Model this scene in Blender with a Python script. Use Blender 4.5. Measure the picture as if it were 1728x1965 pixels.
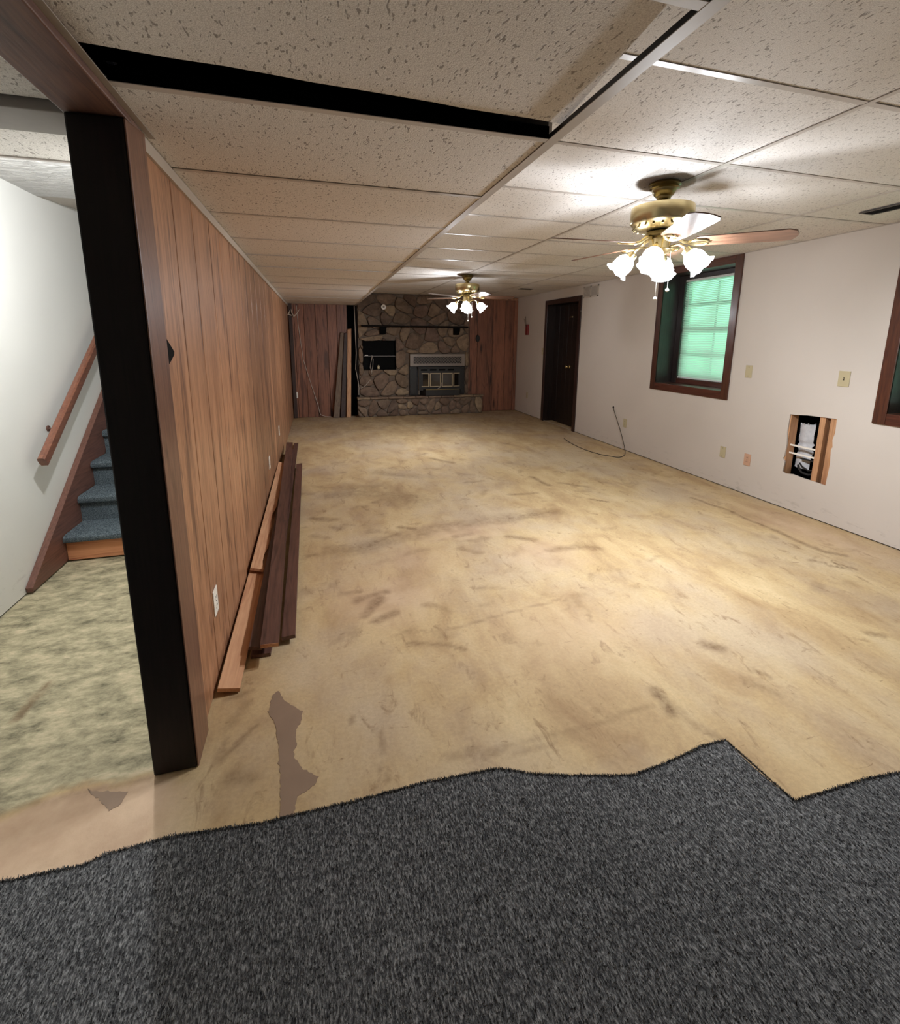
import bpy, bmesh, math, random
import numpy as np
from mathutils import Vector, Matrix
from mathutils.geometry import tessellate_polygon

for o in list(bpy.data.objects):
    bpy.data.objects.remove(o)
SC = bpy.context.scene
COL = SC.collection
random.seed(7)
PI = math.pi

# ------------------------------------------------------------------ camera
YAW, PITCH, ROLL, CAMH, FPX, PPY = 0.27446, -0.19290, 0.00693, 1.4803, 895.52, 824.63
def camera():
    cy, sy, cp, sp = math.cos(YAW), math.sin(YAW), math.cos(PITCH), math.sin(PITCH)
    f = Vector((sy*cp, cy*cp, sp)); r = Vector((cy, -sy, 0)); u = r.cross(f)
    cr, sr = math.cos(ROLL), math.sin(ROLL)
    r2 = cr*r + sr*u; u2 = -sr*r + cr*u
    cd = bpy.data.cameras.new('camera'); co = bpy.data.objects.new('camera', cd); COL.objects.link(co)
    m = Matrix.Identity(4)
    for i in range(3):
        m[i][0] = r2[i]; m[i][1] = u2[i]; m[i][2] = -f[i]
    m[2][3] = CAMH
    co.matrix_world = m
    cd.sensor_fit = 'HORIZONTAL'; cd.sensor_width = 36.0
    cd.lens = FPX/1728*36; cd.shift_y = -(982.5-PPY)/1728
    cd.clip_start = 0.02; cd.clip_end = 200
    SC.camera = co
camera()

# ------------------------------------------------------------------ world, light, exposure
EXPOSURE = 0.10
FAN_W = 96.0        # one lit fan bulb
FAN2_W = 122.0
STAIR_W = 126.0
w = bpy.data.worlds.new('world'); SC.world = w; w.use_nodes = True
w.node_tree.nodes['Background'].inputs[0].default_value = (0.62, 0.85, 0.74, 1)
w.node_tree.nodes['Background'].inputs[1].default_value = 2.1
SC.view_settings.view_transform = 'Standard'
SC.view_settings.look = 'None'
SC.view_settings.gamma = 1.0
SC.view_settings.exposure = EXPOSURE
SC.view_settings.use_curve_mapping = False
SC.cycles.use_denoising = True
SC.cycles.max_bounces = 10
SC.cycles.diffuse_bounces = 6
SC.cycles.transparent_max_bounces = 16
SC.cycles.caustics_reflective = False
SC.cycles.caustics_refractive = False
SC.cycles.sample_clamp_indirect = 4.0

# ------------------------------------------------------------------ helpers
def lin(h):
    if isinstance(h, str):
        h = [int(h[i:i+2], 16) for i in (0, 2, 4)]
    out = []
    for c in h:
        c = c/255
        out.append(c/12.92 if c <= .04045 else ((c+.055)/1.055)**2.4)
    return (*out, 1)

def link(o, parent=None):
    COL.objects.link(o)
    if parent is not None:
        o.parent = parent
    return o

def tag(o, label=None, cat=None, group=None, kind=None):
    if label: o['label'] = label
    if cat: o['category'] = cat
    if group: o['group'] = group
    if kind: o['kind'] = kind
    return o

def empty(name, loc=(0, 0, 0), rz=0, label=None, cat=None, group=None, kind=None):
    o = bpy.data.objects.new(name, None); o.empty_display_size = .05
    o.location = loc; o.rotation_euler = (0, 0, rz)
    link(o)
    return tag(o, label, cat, group, kind)

class MB:
    def __init__(s): s.v = []; s.f = []; s.M = Matrix.Identity(4)
    def add(s, vs, fs):
        n = len(s.v)
        s.v += [tuple(s.M @ Vector(p)) for p in vs]
        s.f += [tuple(n+i for i in f) for f in fs]
        return s
    def box(s, x0, x1, y0, y1, z0, z1):
        vs = [(x, y, z) for z in (z0, z1) for y in (y0, y1) for x in (x0, x1)]
        return s.add(vs, [(0, 2, 3, 1), (4, 5, 7, 6), (0, 1, 5, 4), (2, 6, 7, 3), (0, 4, 6, 2), (1, 3, 7, 5)])
    def prism(s, pts, fn0, fn1):
        """pts 2D polygon, fn0/fn1 map (u,v)->3D for both caps"""
        n = len(pts)
        vs = [fn0(*p) for p in pts] + [fn1(*p) for p in pts]
        fs = [tuple(range(n-1, -1, -1)), tuple(range(n, 2*n))]
        fs += [(i, (i+1) % n, n+(i+1) % n, n+i) for i in range(n)]
        return s.add(vs, fs)
    def lathe(s, prof, n=24, axis='z', c=(0, 0, 0), cap=True, ripple=None):
        vs = []; fs = []
        for j, (r, z) in enumerate(prof):
            for i in range(n):
                a = 2*PI*i/n
                rr = r
                zz = z
                if ripple:
                    dr, dz = ripple(j, a); rr += dr; zz += dz
                vs.append((c[0]+rr*math.cos(a), c[1]+rr*math.sin(a), c[2]+zz))
        for j in range(len(prof)-1):
            for i in range(n):
                k = (i+1) % n
                fs.append((j*n+i, j*n+k, (j+1)*n+k, (j+1)*n+i))
        if cap:
            fs.append(tuple(range(n-1, -1, -1))); m = (len(prof)-1)*n
            fs.append(tuple(m+i for i in range(n)))
        return s.add(vs, fs)
    def tube(s, pts, r, n=8, cap=True):
        pts = [Vector(p) for p in pts]; vs = []; fs = []
        up = Vector((0, 0, 1))
        for i, p in enumerate(pts):
            t = (pts[min(i+1, len(pts)-1)] - pts[max(i-1, 0)]).normalized()
            ref = up if abs(t.dot(up)) < .95 else Vector((1, 0, 0))
            a = t.cross(ref).normalized(); b = t.cross(a)
            rr = r[i] if isinstance(r, (list, tuple)) else r
            for k in range(n):
                q = 2*PI*k/n
                vs.append(tuple(p + rr*(math.cos(q)*a + math.sin(q)*b)))
        for i in range(len(pts)-1):
            for k in range(n):
                l = (k+1) % n
                fs.append((i*n+k, i*n+l, (i+1)*n+l, (i+1)*n+k))
        if cap:
            fs.append(tuple(range(n-1, -1, -1))); m = (len(pts)-1)*n
            fs.append(tuple(m+i for i in range(n)))
        return s.add(vs, fs)
    def ball(s, c, r, n=12, m=8, sx=1, sy=1, sz=1):
        vs = []; fs = []
        for j in range(m+1):
            t = PI*j/m
            for i in range(n):
                a = 2*PI*i/n
                vs.append((c[0]+sx*r*math.sin(t)*math.cos(a), c[1]+sy*r*math.sin(t)*math.sin(a), c[2]+sz*r*math.cos(t)))
        for j in range(m):
            for i in range(n):
                k = (i+1) % n
                fs.append((j*n+i, (j+1)*n+i, (j+1)*n+k, j*n+k))
        return s.add(vs, fs)
    def build(s, name, mat, parent=None, smooth=False, bevel=0, segs=2):
        me = bpy.data.meshes.new(name); me.from_pydata(s.v, [], s.f); me.update()
        if bevel or smooth:
            bm = bmesh.new(); bm.from_mesh(me)
            bmesh.ops.remove_doubles(bm, verts=bm.verts, dist=1e-6)
            if bevel:
                es = [e for e in bm.edges if len(e.link_faces) == 2 and e.calc_face_angle(0) > .6]
                bmesh.ops.bevel(bm, geom=es, offset=bevel, segments=segs, profile=.5, affect='EDGES')
            bmesh.ops.recalc_face_normals(bm, faces=bm.faces)
            bm.to_mesh(me); bm.free()
        else:
            bm = bmesh.new(); bm.from_mesh(me); bmesh.ops.recalc_face_normals(bm, faces=bm.faces); bm.to_mesh(me); bm.free()
        if smooth:
            for p in me.polygons: p.use_smooth = True
            if smooth != 'all':
                me.set_sharp_from_angle(angle=math.radians(40))
        me.materials.append(mat)
        o = bpy.data.objects.new(name, me)
        return link(o, parent)

def quick_box(name, mat, parent, *a, bevel=0):
    return MB().box(*a).build(name, mat, parent, bevel=bevel)

# ------------------------------------------------------------------ materials
class NT:
    def __init__(s, name):
        s.m = bpy.data.materials.new(name); s.m.use_nodes = True
        s.t = s.m.node_tree; s.b = s.t.nodes['Principled BSDF']; s.out = s.t.nodes['Material Output']
    def n(s, typ, **kw):
        nd = s.t.nodes.new(typ)
        for k, v in kw.items():
            if k.startswith('i_'):
                nd.inputs[k[2:].replace('_', ' ')].default_value = v
            else: setattr(nd, k, v)
        return nd
    def l(s, a, b): s.t.links.new(a, b)
    def coord(s, scale=(1, 1, 1), rot=(0, 0, 0), rand=0, kind='Object'):
        tc = s.n('ShaderNodeTexCoord'); mp = s.n('ShaderNodeMapping')
        mp.inputs['Scale'].default_value = scale; mp.inputs['Rotation'].default_value = rot
        src = tc.outputs[kind]
        if rand:
            oi = s.n('ShaderNodeObjectInfo'); ml = s.n('ShaderNodeMath', operation='MULTIPLY'); ml.inputs[1].default_value = rand
            s.l(oi.outputs['Random'], ml.inputs[0])
            va = s.n('ShaderNodeVectorMath', operation='ADD'); s.l(src, va.inputs[0]); s.l(ml.outputs[0], va.inputs[1]); src = va.outputs[0]
        s.l(src, mp.inputs['Vector']); return mp.outputs[0]
    def noise(s, vec, scale=5, detail=4, rough=.5, dist=0):
        nd = s.n('ShaderNodeTexNoise'); nd.inputs['Scale'].default_value = scale; nd.inputs['Detail'].default_value = detail
        nd.inputs['Roughness'].default_value = rough; nd.inputs['Distortion'].default_value = dist
        s.l(vec, nd.inputs['Vector']); return nd.outputs['Fac']
    def ramp(s, fac, stops):
        r = s.n('ShaderNodeValToRGB'); e = r.color_ramp.elements
        while len(e) < len(stops): e.new(.5)
        for el, (p, c) in zip(e, stops):
            el.position = p; el.color = c if len(c) == 4 else (*c, 1)
        s.l(fac, r.inputs[0]); return r.outputs[0]
    def mix(s, a, b, fac, mode='MIX'):
        m = s.n('ShaderNodeMix', data_type='RGBA', blend_type=mode)
        for sock, v in ((m.inputs[6], a), (m.inputs[7], b), (m.inputs[0], fac)):
            if isinstance(v, (int, float)): sock.default_value = v
            elif isinstance(v, tuple): sock.default_value = v
            else: s.l(v, sock)
        return m.outputs[2]
    def color(s, c):
        if isinstance(c, tuple): s.b.inputs['Base Color'].default_value = c
        else: s.l(c, s.b.inputs['Base Color'])
    def bump(s, h, strength=.3, dist=.01):
        b = s.n('ShaderNodeBump'); b.inputs['Strength'].default_value = strength; b.inputs['Distance'].default_value = dist
        s.l(h, b.inputs['Height']); s.l(b.outputs[0], s.b.inputs['Normal'])
    def set(s, rough=.5, metal=0, spec=.5, coat=0, coat_r=.1):
        s.b.inputs['Roughness'].default_value = rough; s.b.inputs['Metallic'].default_value = metal
        s.b.inputs['Specular IOR Level'].default_value = spec
        s.b.inputs['Coat Weight'].default_value = coat; s.b.inputs['Coat Roughness'].default_value = coat_r
        return s

def plain(name, c, rough=.5, metal=0, spec=.5, var=0, vs=20, bump=0, coat=0):
    n = NT(name).set(rough, metal, spec, coat)
    c = lin(c)
    if var or bump:
        f = n.noise(n.coord(), vs, 4, .6)
        if var:
            lo = tuple(x*(1-var) for x in c[:3])+(1,); hi = tuple(min(1, x*(1+var)) for x in c[:3])+(1,)
            n.color(n.ramp(f, [(.3, lo), (.7, hi)]))
        else: n.color(c)
        if bump: n.bump(f, bump, .004)
    else: n.color(c)
    return n.m

def wood(name, dark, mid, light, along='z', rough=.45, coat=0, knots=0, vary=.35, scale=1., spec=.5):
    n = NT(name).set(rough, 0, spec, coat, .15)
    sc = {'z': (9, 9, .55), 'y': (9, .55, 9), 'x': (.55, 9, 9)}[along]
    sc = tuple(a*scale for a in sc)
    v = n.coord(sc, rand=37)
    wob = n.noise(v, 1.1, 3, .5, .8)
    fine = n.noise(n.coord(tuple(a*5 for a in sc), rand=19), 2.2, 5, .6)
    # ring-like grain
    mt = n.n('ShaderNodeMath', operation='MULTIPLY'); mt.inputs[1].default_value = 9; n.l(wob, mt.inputs[0])
    fr = n.n('ShaderNodeMath', operation='PINGPONG'); fr.inputs[1].default_value = 1.; n.l(mt.outputs[0], fr.inputs[0])
    a = n.mix(n.ramp(fr.outputs[0], [(0, lin(mid)), (.55, lin(light)), (.92, lin(mid)), (1, lin(dark))]), n.ramp(fine, [(.3, lin(dark)), (.6, lin(light))]), .42)
    if knots:
        ks = {'z': (3.2, 3.2, .9), 'y': (3.2, .9, 3.2), 'x': (.9, 3.2, 3.2)}[along]
        vo = n.n('ShaderNodeTexVoronoi'); vo.inputs['Scale'].default_value = 1.25
        wv = n.coord(ks, rand=11); n.l(wv, vo.inputs['Vector'])
        kf = n.ramp(vo.outputs['Distance'], [(.05, (1, 1, 1, 1)), (.16, (0, 0, 0, 1))])
        kk = n.n('ShaderNodeMath', operation='MULTIPLY'); kk.inputs[1].default_value = knots; n.l(kf, kk.inputs[0])
        a = n.mix(a, lin(dark), kk.outputs[0], 'MULTIPLY')
    if knots:
        ss = {'z': (11, 11, .9), 'y': (11, .9, 11), 'x': (.9, 11, 11)}[along]
        st = n.noise(n.coord(ss, rand=23), 1.0, 3, .55, .4)
        a = n.mix(a, lin(dark), n.ramp(st, [(.33, (.72, .72, .72, 1)), (.44, (0, 0, 0, 1))]))
        a = n.mix(a, lin(light), n.ramp(st, [(.54, (0, 0, 0, 1)), (.66, (.6, .6, .6, 1))]))
    oi = n.n('ShaderNodeObjectInfo')
    hv = n.n('ShaderNodeMapRange'); hv.inputs['To Min'].default_value = 1-vary; hv.inputs['To Max'].default_value = 1+vary*.5
    n.l(oi.outputs['Random'], hv.inputs[0])
    cb = n.n('ShaderNodeCombineColor'); [n.l(hv.outputs[0], cb.inputs[i]) for i in range(3)]
    n.color(n.mix(a, cb.outputs[0], 1.0, 'MULTIPLY'))
    n.bump(fine, .25, .002)
    return n.m

M = {}
M['panel'] = wood('pine_panel', '4e2f22', '8d5f42', 'b58562', 'z', .42, .12, knots=.85, vary=.22)
M['panel_far'] = wood('dark_cedar_panel', '40261d', '7d503e', '9c664c', 'z', .5, .05, knots=.9, vary=.3)
M['stain_z'] = wood('dark_stained_wood', '150e0b', '2a1a14', '3d2820', 'z', .6, 0, vary=.2)
M['post'] = wood('shade_darkened_post', '0c0807', '130d0b', '1a1210', 'z', .5, .0, vary=.1, spec=.25)  # brown stain taken near black, shade of the unlit front in the colour
M['stain_y'] = wood('dark_stained_rail', '150d0a', '2c1913', '422820', 'y', .35, .3, vary=.2)
M['beam'] = wood('brown_stained_beam', '38241e', '59392f', '74503f', 'y', .5, .05, vary=.1)
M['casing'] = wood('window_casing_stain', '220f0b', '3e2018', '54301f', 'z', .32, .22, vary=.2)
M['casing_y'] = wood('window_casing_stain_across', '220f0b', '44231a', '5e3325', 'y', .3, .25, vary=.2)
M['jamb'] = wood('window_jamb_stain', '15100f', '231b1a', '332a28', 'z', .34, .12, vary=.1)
M['raw'] = wood('raw_board', '9a6446', 'b98762', 'cd9f79', 'y', .6, 0, knots=.5, vary=.1)
M['raw_z'] = wood('raw_stud', '8f5b3c', 'b98660', 'cf9f74', 'z', .6, 0, knots=.4, vary=.2)
M['dark_board'] = wood('dark_baseboard', '2c1a15', '4b3028', '66453a', 'y', .45, .2, vary=.2)
M['dark_board_z'] = wood('dark_leaning_board', '46352a', '665242', '7f6c59', 'z', .7, 0, vary=.3)
M['rail'] = wood('handrail_wood', '4f2c22', '6f4434', '82543f', 'y', .45, .1, vary=.05)
M['riser'] = wood('bare_riser', '8a4f33', 'b8754f', 'cf9066', 'x', .6, 0, knots=.3, vary=.05)
M['stringer'] = wood('stair_stringer', '442820', '634033', '765044', 'y', .45, .1, vary=.05)
M['blade'] = wood('fan_blade_wood', '36241b', '5a4132', '705241', 'x', .3, .3, vary=.08, scale=.8)
M['door_casing'] = wood('door_casing_stain', '180d0b', '2a1815', '39221d', 'z', .35, .15, vary=.1)
M['door'] = wood('door_dark_stain', '0d0908', '1a120f', '261b17', 'z', .4, .08, vary=.1, spec=.3)
M['mantel'] = plain('black_mantel', '15100e', .8, spec=.1)
M['brass'] = plain('polished_brass', 'd6c596', .25, 1)
M['brass_dark'] = plain('antique_brass', '8f8058', .3, 1)
M['black'] = plain('flat_black', '060606', .8, spec=.1)
M['void'] = plain('dark_void', '050506', 1, spec=0)  # near-black stands in for shade in the spaces behind and above
M['iron'] = plain('black_iron', '191614', .5, .1, var=.2)
M['stove_frame'] = plain('stove_door_brass', 'b09f82', .45, .35)
M['greysteel'] = plain('grey_painted_steel', '8b8076', .45, .1, var=.08)
M['plate'] = plain('almond_plastic', 'b7ab8a', .35)
M['plate_w'] = plain('white_plastic', 'ece6da', .35)
M['plate_pink'] = plain('pinkish_outlet_plastic', 'c29a80', .4)
M['slot'] = plain('plate_slot', '3a332a', .6)
M['bar'] = plain('white_grid_metal', 'bdb5ad', .34, .0, var=.06, vs=8)
M['vent'] = plain('vent_white', 'b9afa2', .45)
M['ventdark'] = plain('ceiling_register', '4a443e', .5)
M['cable_w'] = plain('pale_cable', 'b9ada0', .5)
M['cable_k'] = plain('dark_cable', '3a332b', .5)
M['antler'] = plain('bone_antler', 'b2a290', .6, var=.2)
M['white'] = plain('white_plaster_ceiling', 'efedea', .8, var=.03)
M['conc'] = plain('grey_insulation', 'c4c4c6', .8, var=.12, vs=30, bump=.6)
M['greybeam'] = plain('grey_header_paint', '8f8984', .6, var=.04)
M['wire_dark'] = plain('rubble_dark', '1a1613', .8, var=.4)
M['red'] = plain('dark_red_plastic', '7a1f1c', .45)

def wall_paint(name, c, scuff=True):
    n = NT(name).set(.7, 0, .3)
    v = n.coord()
    big = n.noise(v, 1.3, 3, .5)
    base = n.ramp(big, [(.3, lin(tuple(x-6 for x in c))), (.7, lin(c))])
    if scuff:
        tc = n.n('ShaderNodeTexCoord'); sp = n.n('ShaderNodeSeparateXYZ'); n.l(tc.outputs['Object'], sp.inputs[0])
        low = n.n('ShaderNodeMapRange'); low.inputs['From Min'].default_value = .02; low.inputs['From Max'].default_value = .22
        low.inputs['To Min'].default_value = 1; low.inputs['To Max'].default_value = 0; n.l(sp.outputs['Z'], low.inputs[0])
        sm = n.ramp(n.noise(n.coord((1, 1, 3)), 7, 5, .7), [(.56, (0, 0, 0, 1)), (.68, (1, 1, 1, 1))])
        mm = n.n('ShaderNodeMath', operation='MULTIPLY'); n.l(sm, mm.inputs[0]); n.l(low.outputs[0], mm.inputs[1])
        m2 = n.n('ShaderNodeMath', operation='MULTIPLY'); m2.inputs[1].default_value = .45; n.l(mm.outputs[0], m2.inputs[0])
        base = n.mix(base, lin('8d857c'), m2.outputs[0])
    n.color(base)
    n.bump(n.noise(v, 160, 3, .6), .15, .002)
    return n.m
M['wall'] = wall_paint('beige_wall_paint', (203, 194, 184))
M['wall_white'] = wall_paint('white_wall_paint', (226, 224, 218))

def tile_mat():
    n = NT('fissured_ceiling_tile').set(.85, 0, .2)
    v1 = n.coord((1.0, .42, 1.), rand=13)
    nz = n.noise(v1, 105, 1, .5, .15)
    pits = n.ramp(nz, [(.285, (1, 1, 1, 1)), (.35, (0, 0, 0, 1))])
    v2 = n.coord((1., .45, 1.), (0, 0, .6), rand=5)
    nz2 = n.noise(v2, 130, 1, .5, .15)
    pits2 = n.ramp(nz2, [(.27, (1, 1, 1, 1)), (.33, (0, 0, 0, 1))])
    pm = n.n('ShaderNodeMath', operation='MAXIMUM'); n.l(pits, pm.inputs[0]); n.l(pits2, pm.inputs[1])
    fine = n.noise(n.coord(rand=3), 330, 2, .6)
    base = n.ramp(fine, [(.3, lin((198, 191, 184))), (.6, lin((232, 227, 221)))])
    pf = n.n('ShaderNodeMath', operation='MULTIPLY'); pf.inputs[1].default_value = .62; n.l(pm.outputs[0], pf.inputs[0])
    n.color(n.mix(base, lin((96, 84, 74)), pf.outputs[0]))
    h = n.n('ShaderNodeMath', operation='SUBTRACT'); n.l(fine, h.inputs[0]); n.l(pm.outputs[0], h.inputs[1])
    n.bump(h.outputs[0], .35, .003)
    return n.m
M['tile'] = tile_mat()

def plaster():
    n = NT('knockdown_plaster').set(.8, 0, .2)
    n.color(lin((232, 229, 225)))
    n.bump(n.noise(n.coord((1, 2.2, 1)), 11, 5, .65, 1.2), 1.0, .06)
    return n.m
M['plaster'] = plaster()

def concrete():
    n = NT('stained_concrete').set(.75, 0, .25)
    at = n.n('ShaderNodeAttribute', attribute_name='stain'); sp = n.n('ShaderNodeSeparateColor'); n.l(at.outputs['Color'], sp.inputs[0])
    v = n.coord((1.6, .85, 1), (0, 0, .35))
    a = n.noise(v, 2.2, 8, .62, .5)
    base = n.ramp(a, [(.28, lin((166, 136, 100))), (.5, lin((194, 167, 125))), (.72, lin((212, 188, 146)))])
    b = n.noise(n.coord((1, .8, 1)), 1.1, 5, .6)
    base = n.mix(base, lin((190, 172, 150)), n.ramp(b, [(.45, (0, 0, 0, 1)), (.62, (.55, .55, .55, 1))]))
    # fine brown blotches, stretched
    c = n.noise(n.coord((3.2, 1.3, 1), (0, 0, -.5)), 4.2, 8, .72, .9)
    base = n.mix(base, lin((128, 98, 66)), n.ramp(c, [(.57, (0, 0, 0, 1)), (.72, (.7, .7, .7, 1))]))
    cs = n.noise(n.coord((2.2, 7.5, 1), (0, 0, .22)), 4.5, 6, .7, .5)
    base = n.mix(base, lin((120, 92, 62)), n.ramp(cs, [(.635, (0, 0, 0, 1)), (.70, (.6, .6, .6, 1))]))
    d = n.noise(n.coord((1, 1, 1)), 60, 4, .7)
    base = n.mix(base, n.ramp(d, [(.3, (.72, .72, .72, 1)), (.65, (1, 1, 1, 1))]), .55, 'MULTIPLY')
    # painted masks: r brown stain and far-end tone, g pink plaster, b grey-green
    rr = n.n('ShaderNodeMath', operation='MULTIPLY'); n.l(sp.outputs[0], rr.inputs[0])
    brk = n.n('ShaderNodeMapRange'); brk.inputs['From Min'].default_value = .3; brk.inputs['From Max'].default_value = .6
    brk.inputs['To Min'].default_value = .35; brk.inputs['To Max'].default_value = 1
    n.l(n.noise(n.coord((1, 1, 1)), 22, 5, .7), brk.inputs[0]); n.l(brk.outputs[0], rr.inputs[1])
    g1 = n.noise(n.coord((1.8, 3.4, 1), (0, 0, .35)), 4.2, 10, .74, .12)
    green = n.ramp(g1, [(.32, lin((88, 82, 62))), (.44, lin((146, 138, 112))), (.55, lin((180, 169, 138))), (.7, lin((216, 200, 168)))])
    base = n.mix(base, green, sp.outputs[2])
    pink = n.ramp(n.noise(n.coord(), 5, 7, .6), [(.3, lin((176, 146, 120))), (.65, lin((206, 178, 150)))])
    base = n.mix(base, pink, sp.outputs[1])
    base = n.mix(base, lin((98, 70, 44)), rr.outputs[0])
    n.color(base)
    n.bump(n.mix(a, d, .5), .25, .006)
    return n.m
M['concrete'] = concrete()
M['bare'] = plain('bare_brown_concrete', (139, 115, 94), .7, var=.06, vs=9)

def carpet(name, c0, c1, c2, flecks=True):
    n = NT(name).set(1, 0, .05)
    v = n.coord((1., .33, 1.), (0, 0, -.08))
    a = n.noise(v, 230, 3, .65)
    col = n.ramp(a, [(.36, lin(c0)), (.5, lin(c1)), (.70, lin(c2))])
    big = n.noise(n.coord(), 1.7, 3, .5)
    col = n.mix(col, n.ramp(big, [(.3, (.8, .8, .8, 1)), (.7, (1, 1, 1, 1))]), 1., 'MULTIPLY')
    n.color(col); n.bump(a, .9, .008)
    return n.m
M['carpet'] = carpet('charcoal_carpet', (60, 60, 62), (97, 97, 97), (160, 160, 159))
M['stair_carpet'] = carpet('blue_grey_stair_carpet', (56, 66, 72), (94, 105, 111), (146, 156, 160))

def stone():
    n = NT('fieldstone').set(.85, 0, .2)
    oi = n.n('ShaderNodeObjectInfo')
    c = n.ramp(oi.outputs['Random'], [(0, lin('5e4d42')), (.2, lin('857363')), (.4, lin('6e5c52')), (.55, lin('8f7d69')), (.7, lin('64554b')), (.85, lin('9b8971')), (1, lin('776759'))])
    f = n.noise(n.coord((1, 1, 1), rand=9), 9, 7, .65, .6)
    c = n.mix(c, n.ramp(f, [(.3, (.6, .57, .55, 1)), (.7, (1.3, 1.27, 1.22, 1))]), 1., 'MULTIPLY')
    n.color(c); n.bump(f, .7, .03)
    return n.m
M['stone'] = stone()
M['mortar'] = plain('dark_mortar', '6b5d50', .9, var=.25, vs=25, bump=.5)

def shade_mat(name, tr, em, col=(1, .93, .82)):
    n = NT(name); t = n.t
    tr_ = n.n('ShaderNodeBsdfTransparent'); tl = n.n('ShaderNodeBsdfTranslucent'); df = n.n('ShaderNodeBsdfDiffuse'); gl = n.n('ShaderNodeBsdfGlossy')
    gl.inputs['Roughness'].default_value = .15
    e = n.n('ShaderNodeEmission'); e.inputs[0].default_value = (*col, 1); e.inputs[1].default_value = em
    m1 = n.n('ShaderNodeMixShader', i_Fac=.5); n.l(tl.outputs[0], m1.inputs[1]); n.l(df.outputs[0], m1.inputs[2])
    m2 = n.n('ShaderNodeMixShader', i_Fac=.1); n.l(m1.outputs[0], m2.inputs[1]); n.l(gl.outputs[0], m2.inputs[2])
    m3 = n.n('ShaderNodeMixShader', i_Fac=tr); n.l(m2.outputs[0], m3.inputs[1]); n.l(tr_.outputs[0], m3.inputs[2])
    ad = n.n('ShaderNodeAddShader'); n.l(m3.outputs[0], ad.inputs[0]); n.l(e.outputs[0], ad.inputs[1])
    n.l(ad.outputs[0], n.out.inputs[0])
    return n.m
M['shade_lit'] = shade_mat('frosted_shade_lit', .12, .5)
M['shade_off'] = shade_mat('frosted_shade_faint_glow', .35, .12)  # lamp is off; faint glow put in for light from its neighbours
def bulb_mat(em):
    n = NT('bulb_glow'); e = n.n('ShaderNodeEmission'); e.inputs[0].default_value = (1, .93, .84, 1); e.inputs[1].default_value = em
    tr_ = n.n('ShaderNodeBsdfTransparent'); a = n.n('ShaderNodeAddShader'); n.l(e.outputs[0], a.inputs[0]); n.l(tr_.outputs[0], a.inputs[1])
    n.l(a.outputs[0], n.out.inputs[0]); return n.m
M['bulb'] = bulb_mat(5)
M['bulb_off'] = plain('bulb_frosted', 'e8e2d8', .3)

def glass_tint():
    n = NT('tinted_window_glass'); tr_ = n.n('ShaderNodeBsdfTransparent'); tr_.inputs[0].default_value = (.72, 1., .86, 1)
    gl = n.n('ShaderNodeBsdfGlossy'); gl.inputs['Roughness'].default_value = .02
    m = n.n('ShaderNodeMixShader', i_Fac=.06); n.l(tr_.outputs[0], m.inputs[1]); n.l(gl.outputs[0], m.inputs[2]); n.l(m.outputs[0], n.out.inputs[0])
    return n.m
M['glass'] = glass_tint()
def slat_mat():
    n = NT('blind_slat'); tl = n.n('ShaderNodeBsdfTranslucent'); df = n.n('ShaderNodeBsdfDiffuse')
    tl.inputs[0].default_value = (.85, .95, .9, 1); df.inputs[0].default_value = (.75, .76, .74, 1)
    m = n.n('ShaderNodeMixShader', i_Fac=.45); n.l(tl.outputs[0], m.inputs[1]); n.l(df.outputs[0], m.inputs[2]); n.l(m.outputs[0], n.out.inputs[0])
    return n.m
M['slat'] = slat_mat()
M['blind_white'] = plain('blind_rail_white', 'd8dcd8', .4)
M['sash'] = plain('sash_grey', '6b7672', .5)
M['stove_glass'] = plain('stove_glass', '17120e', .08, spec=.8)

# ------------------------------------------------------------------ dimensions
XL, XR, YF, H, HS = -0.483, 3.975, 9.093, 2.30, 2.074      # partition face, right wall, far wall, ceilings
SX = 0.724                                                  # edge of the lowered ceiling
XW = -1.695                                                 # stair wall
YB = -2.4                                                   # wall behind the camera
T = 0.61
HL = 2.36

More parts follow.
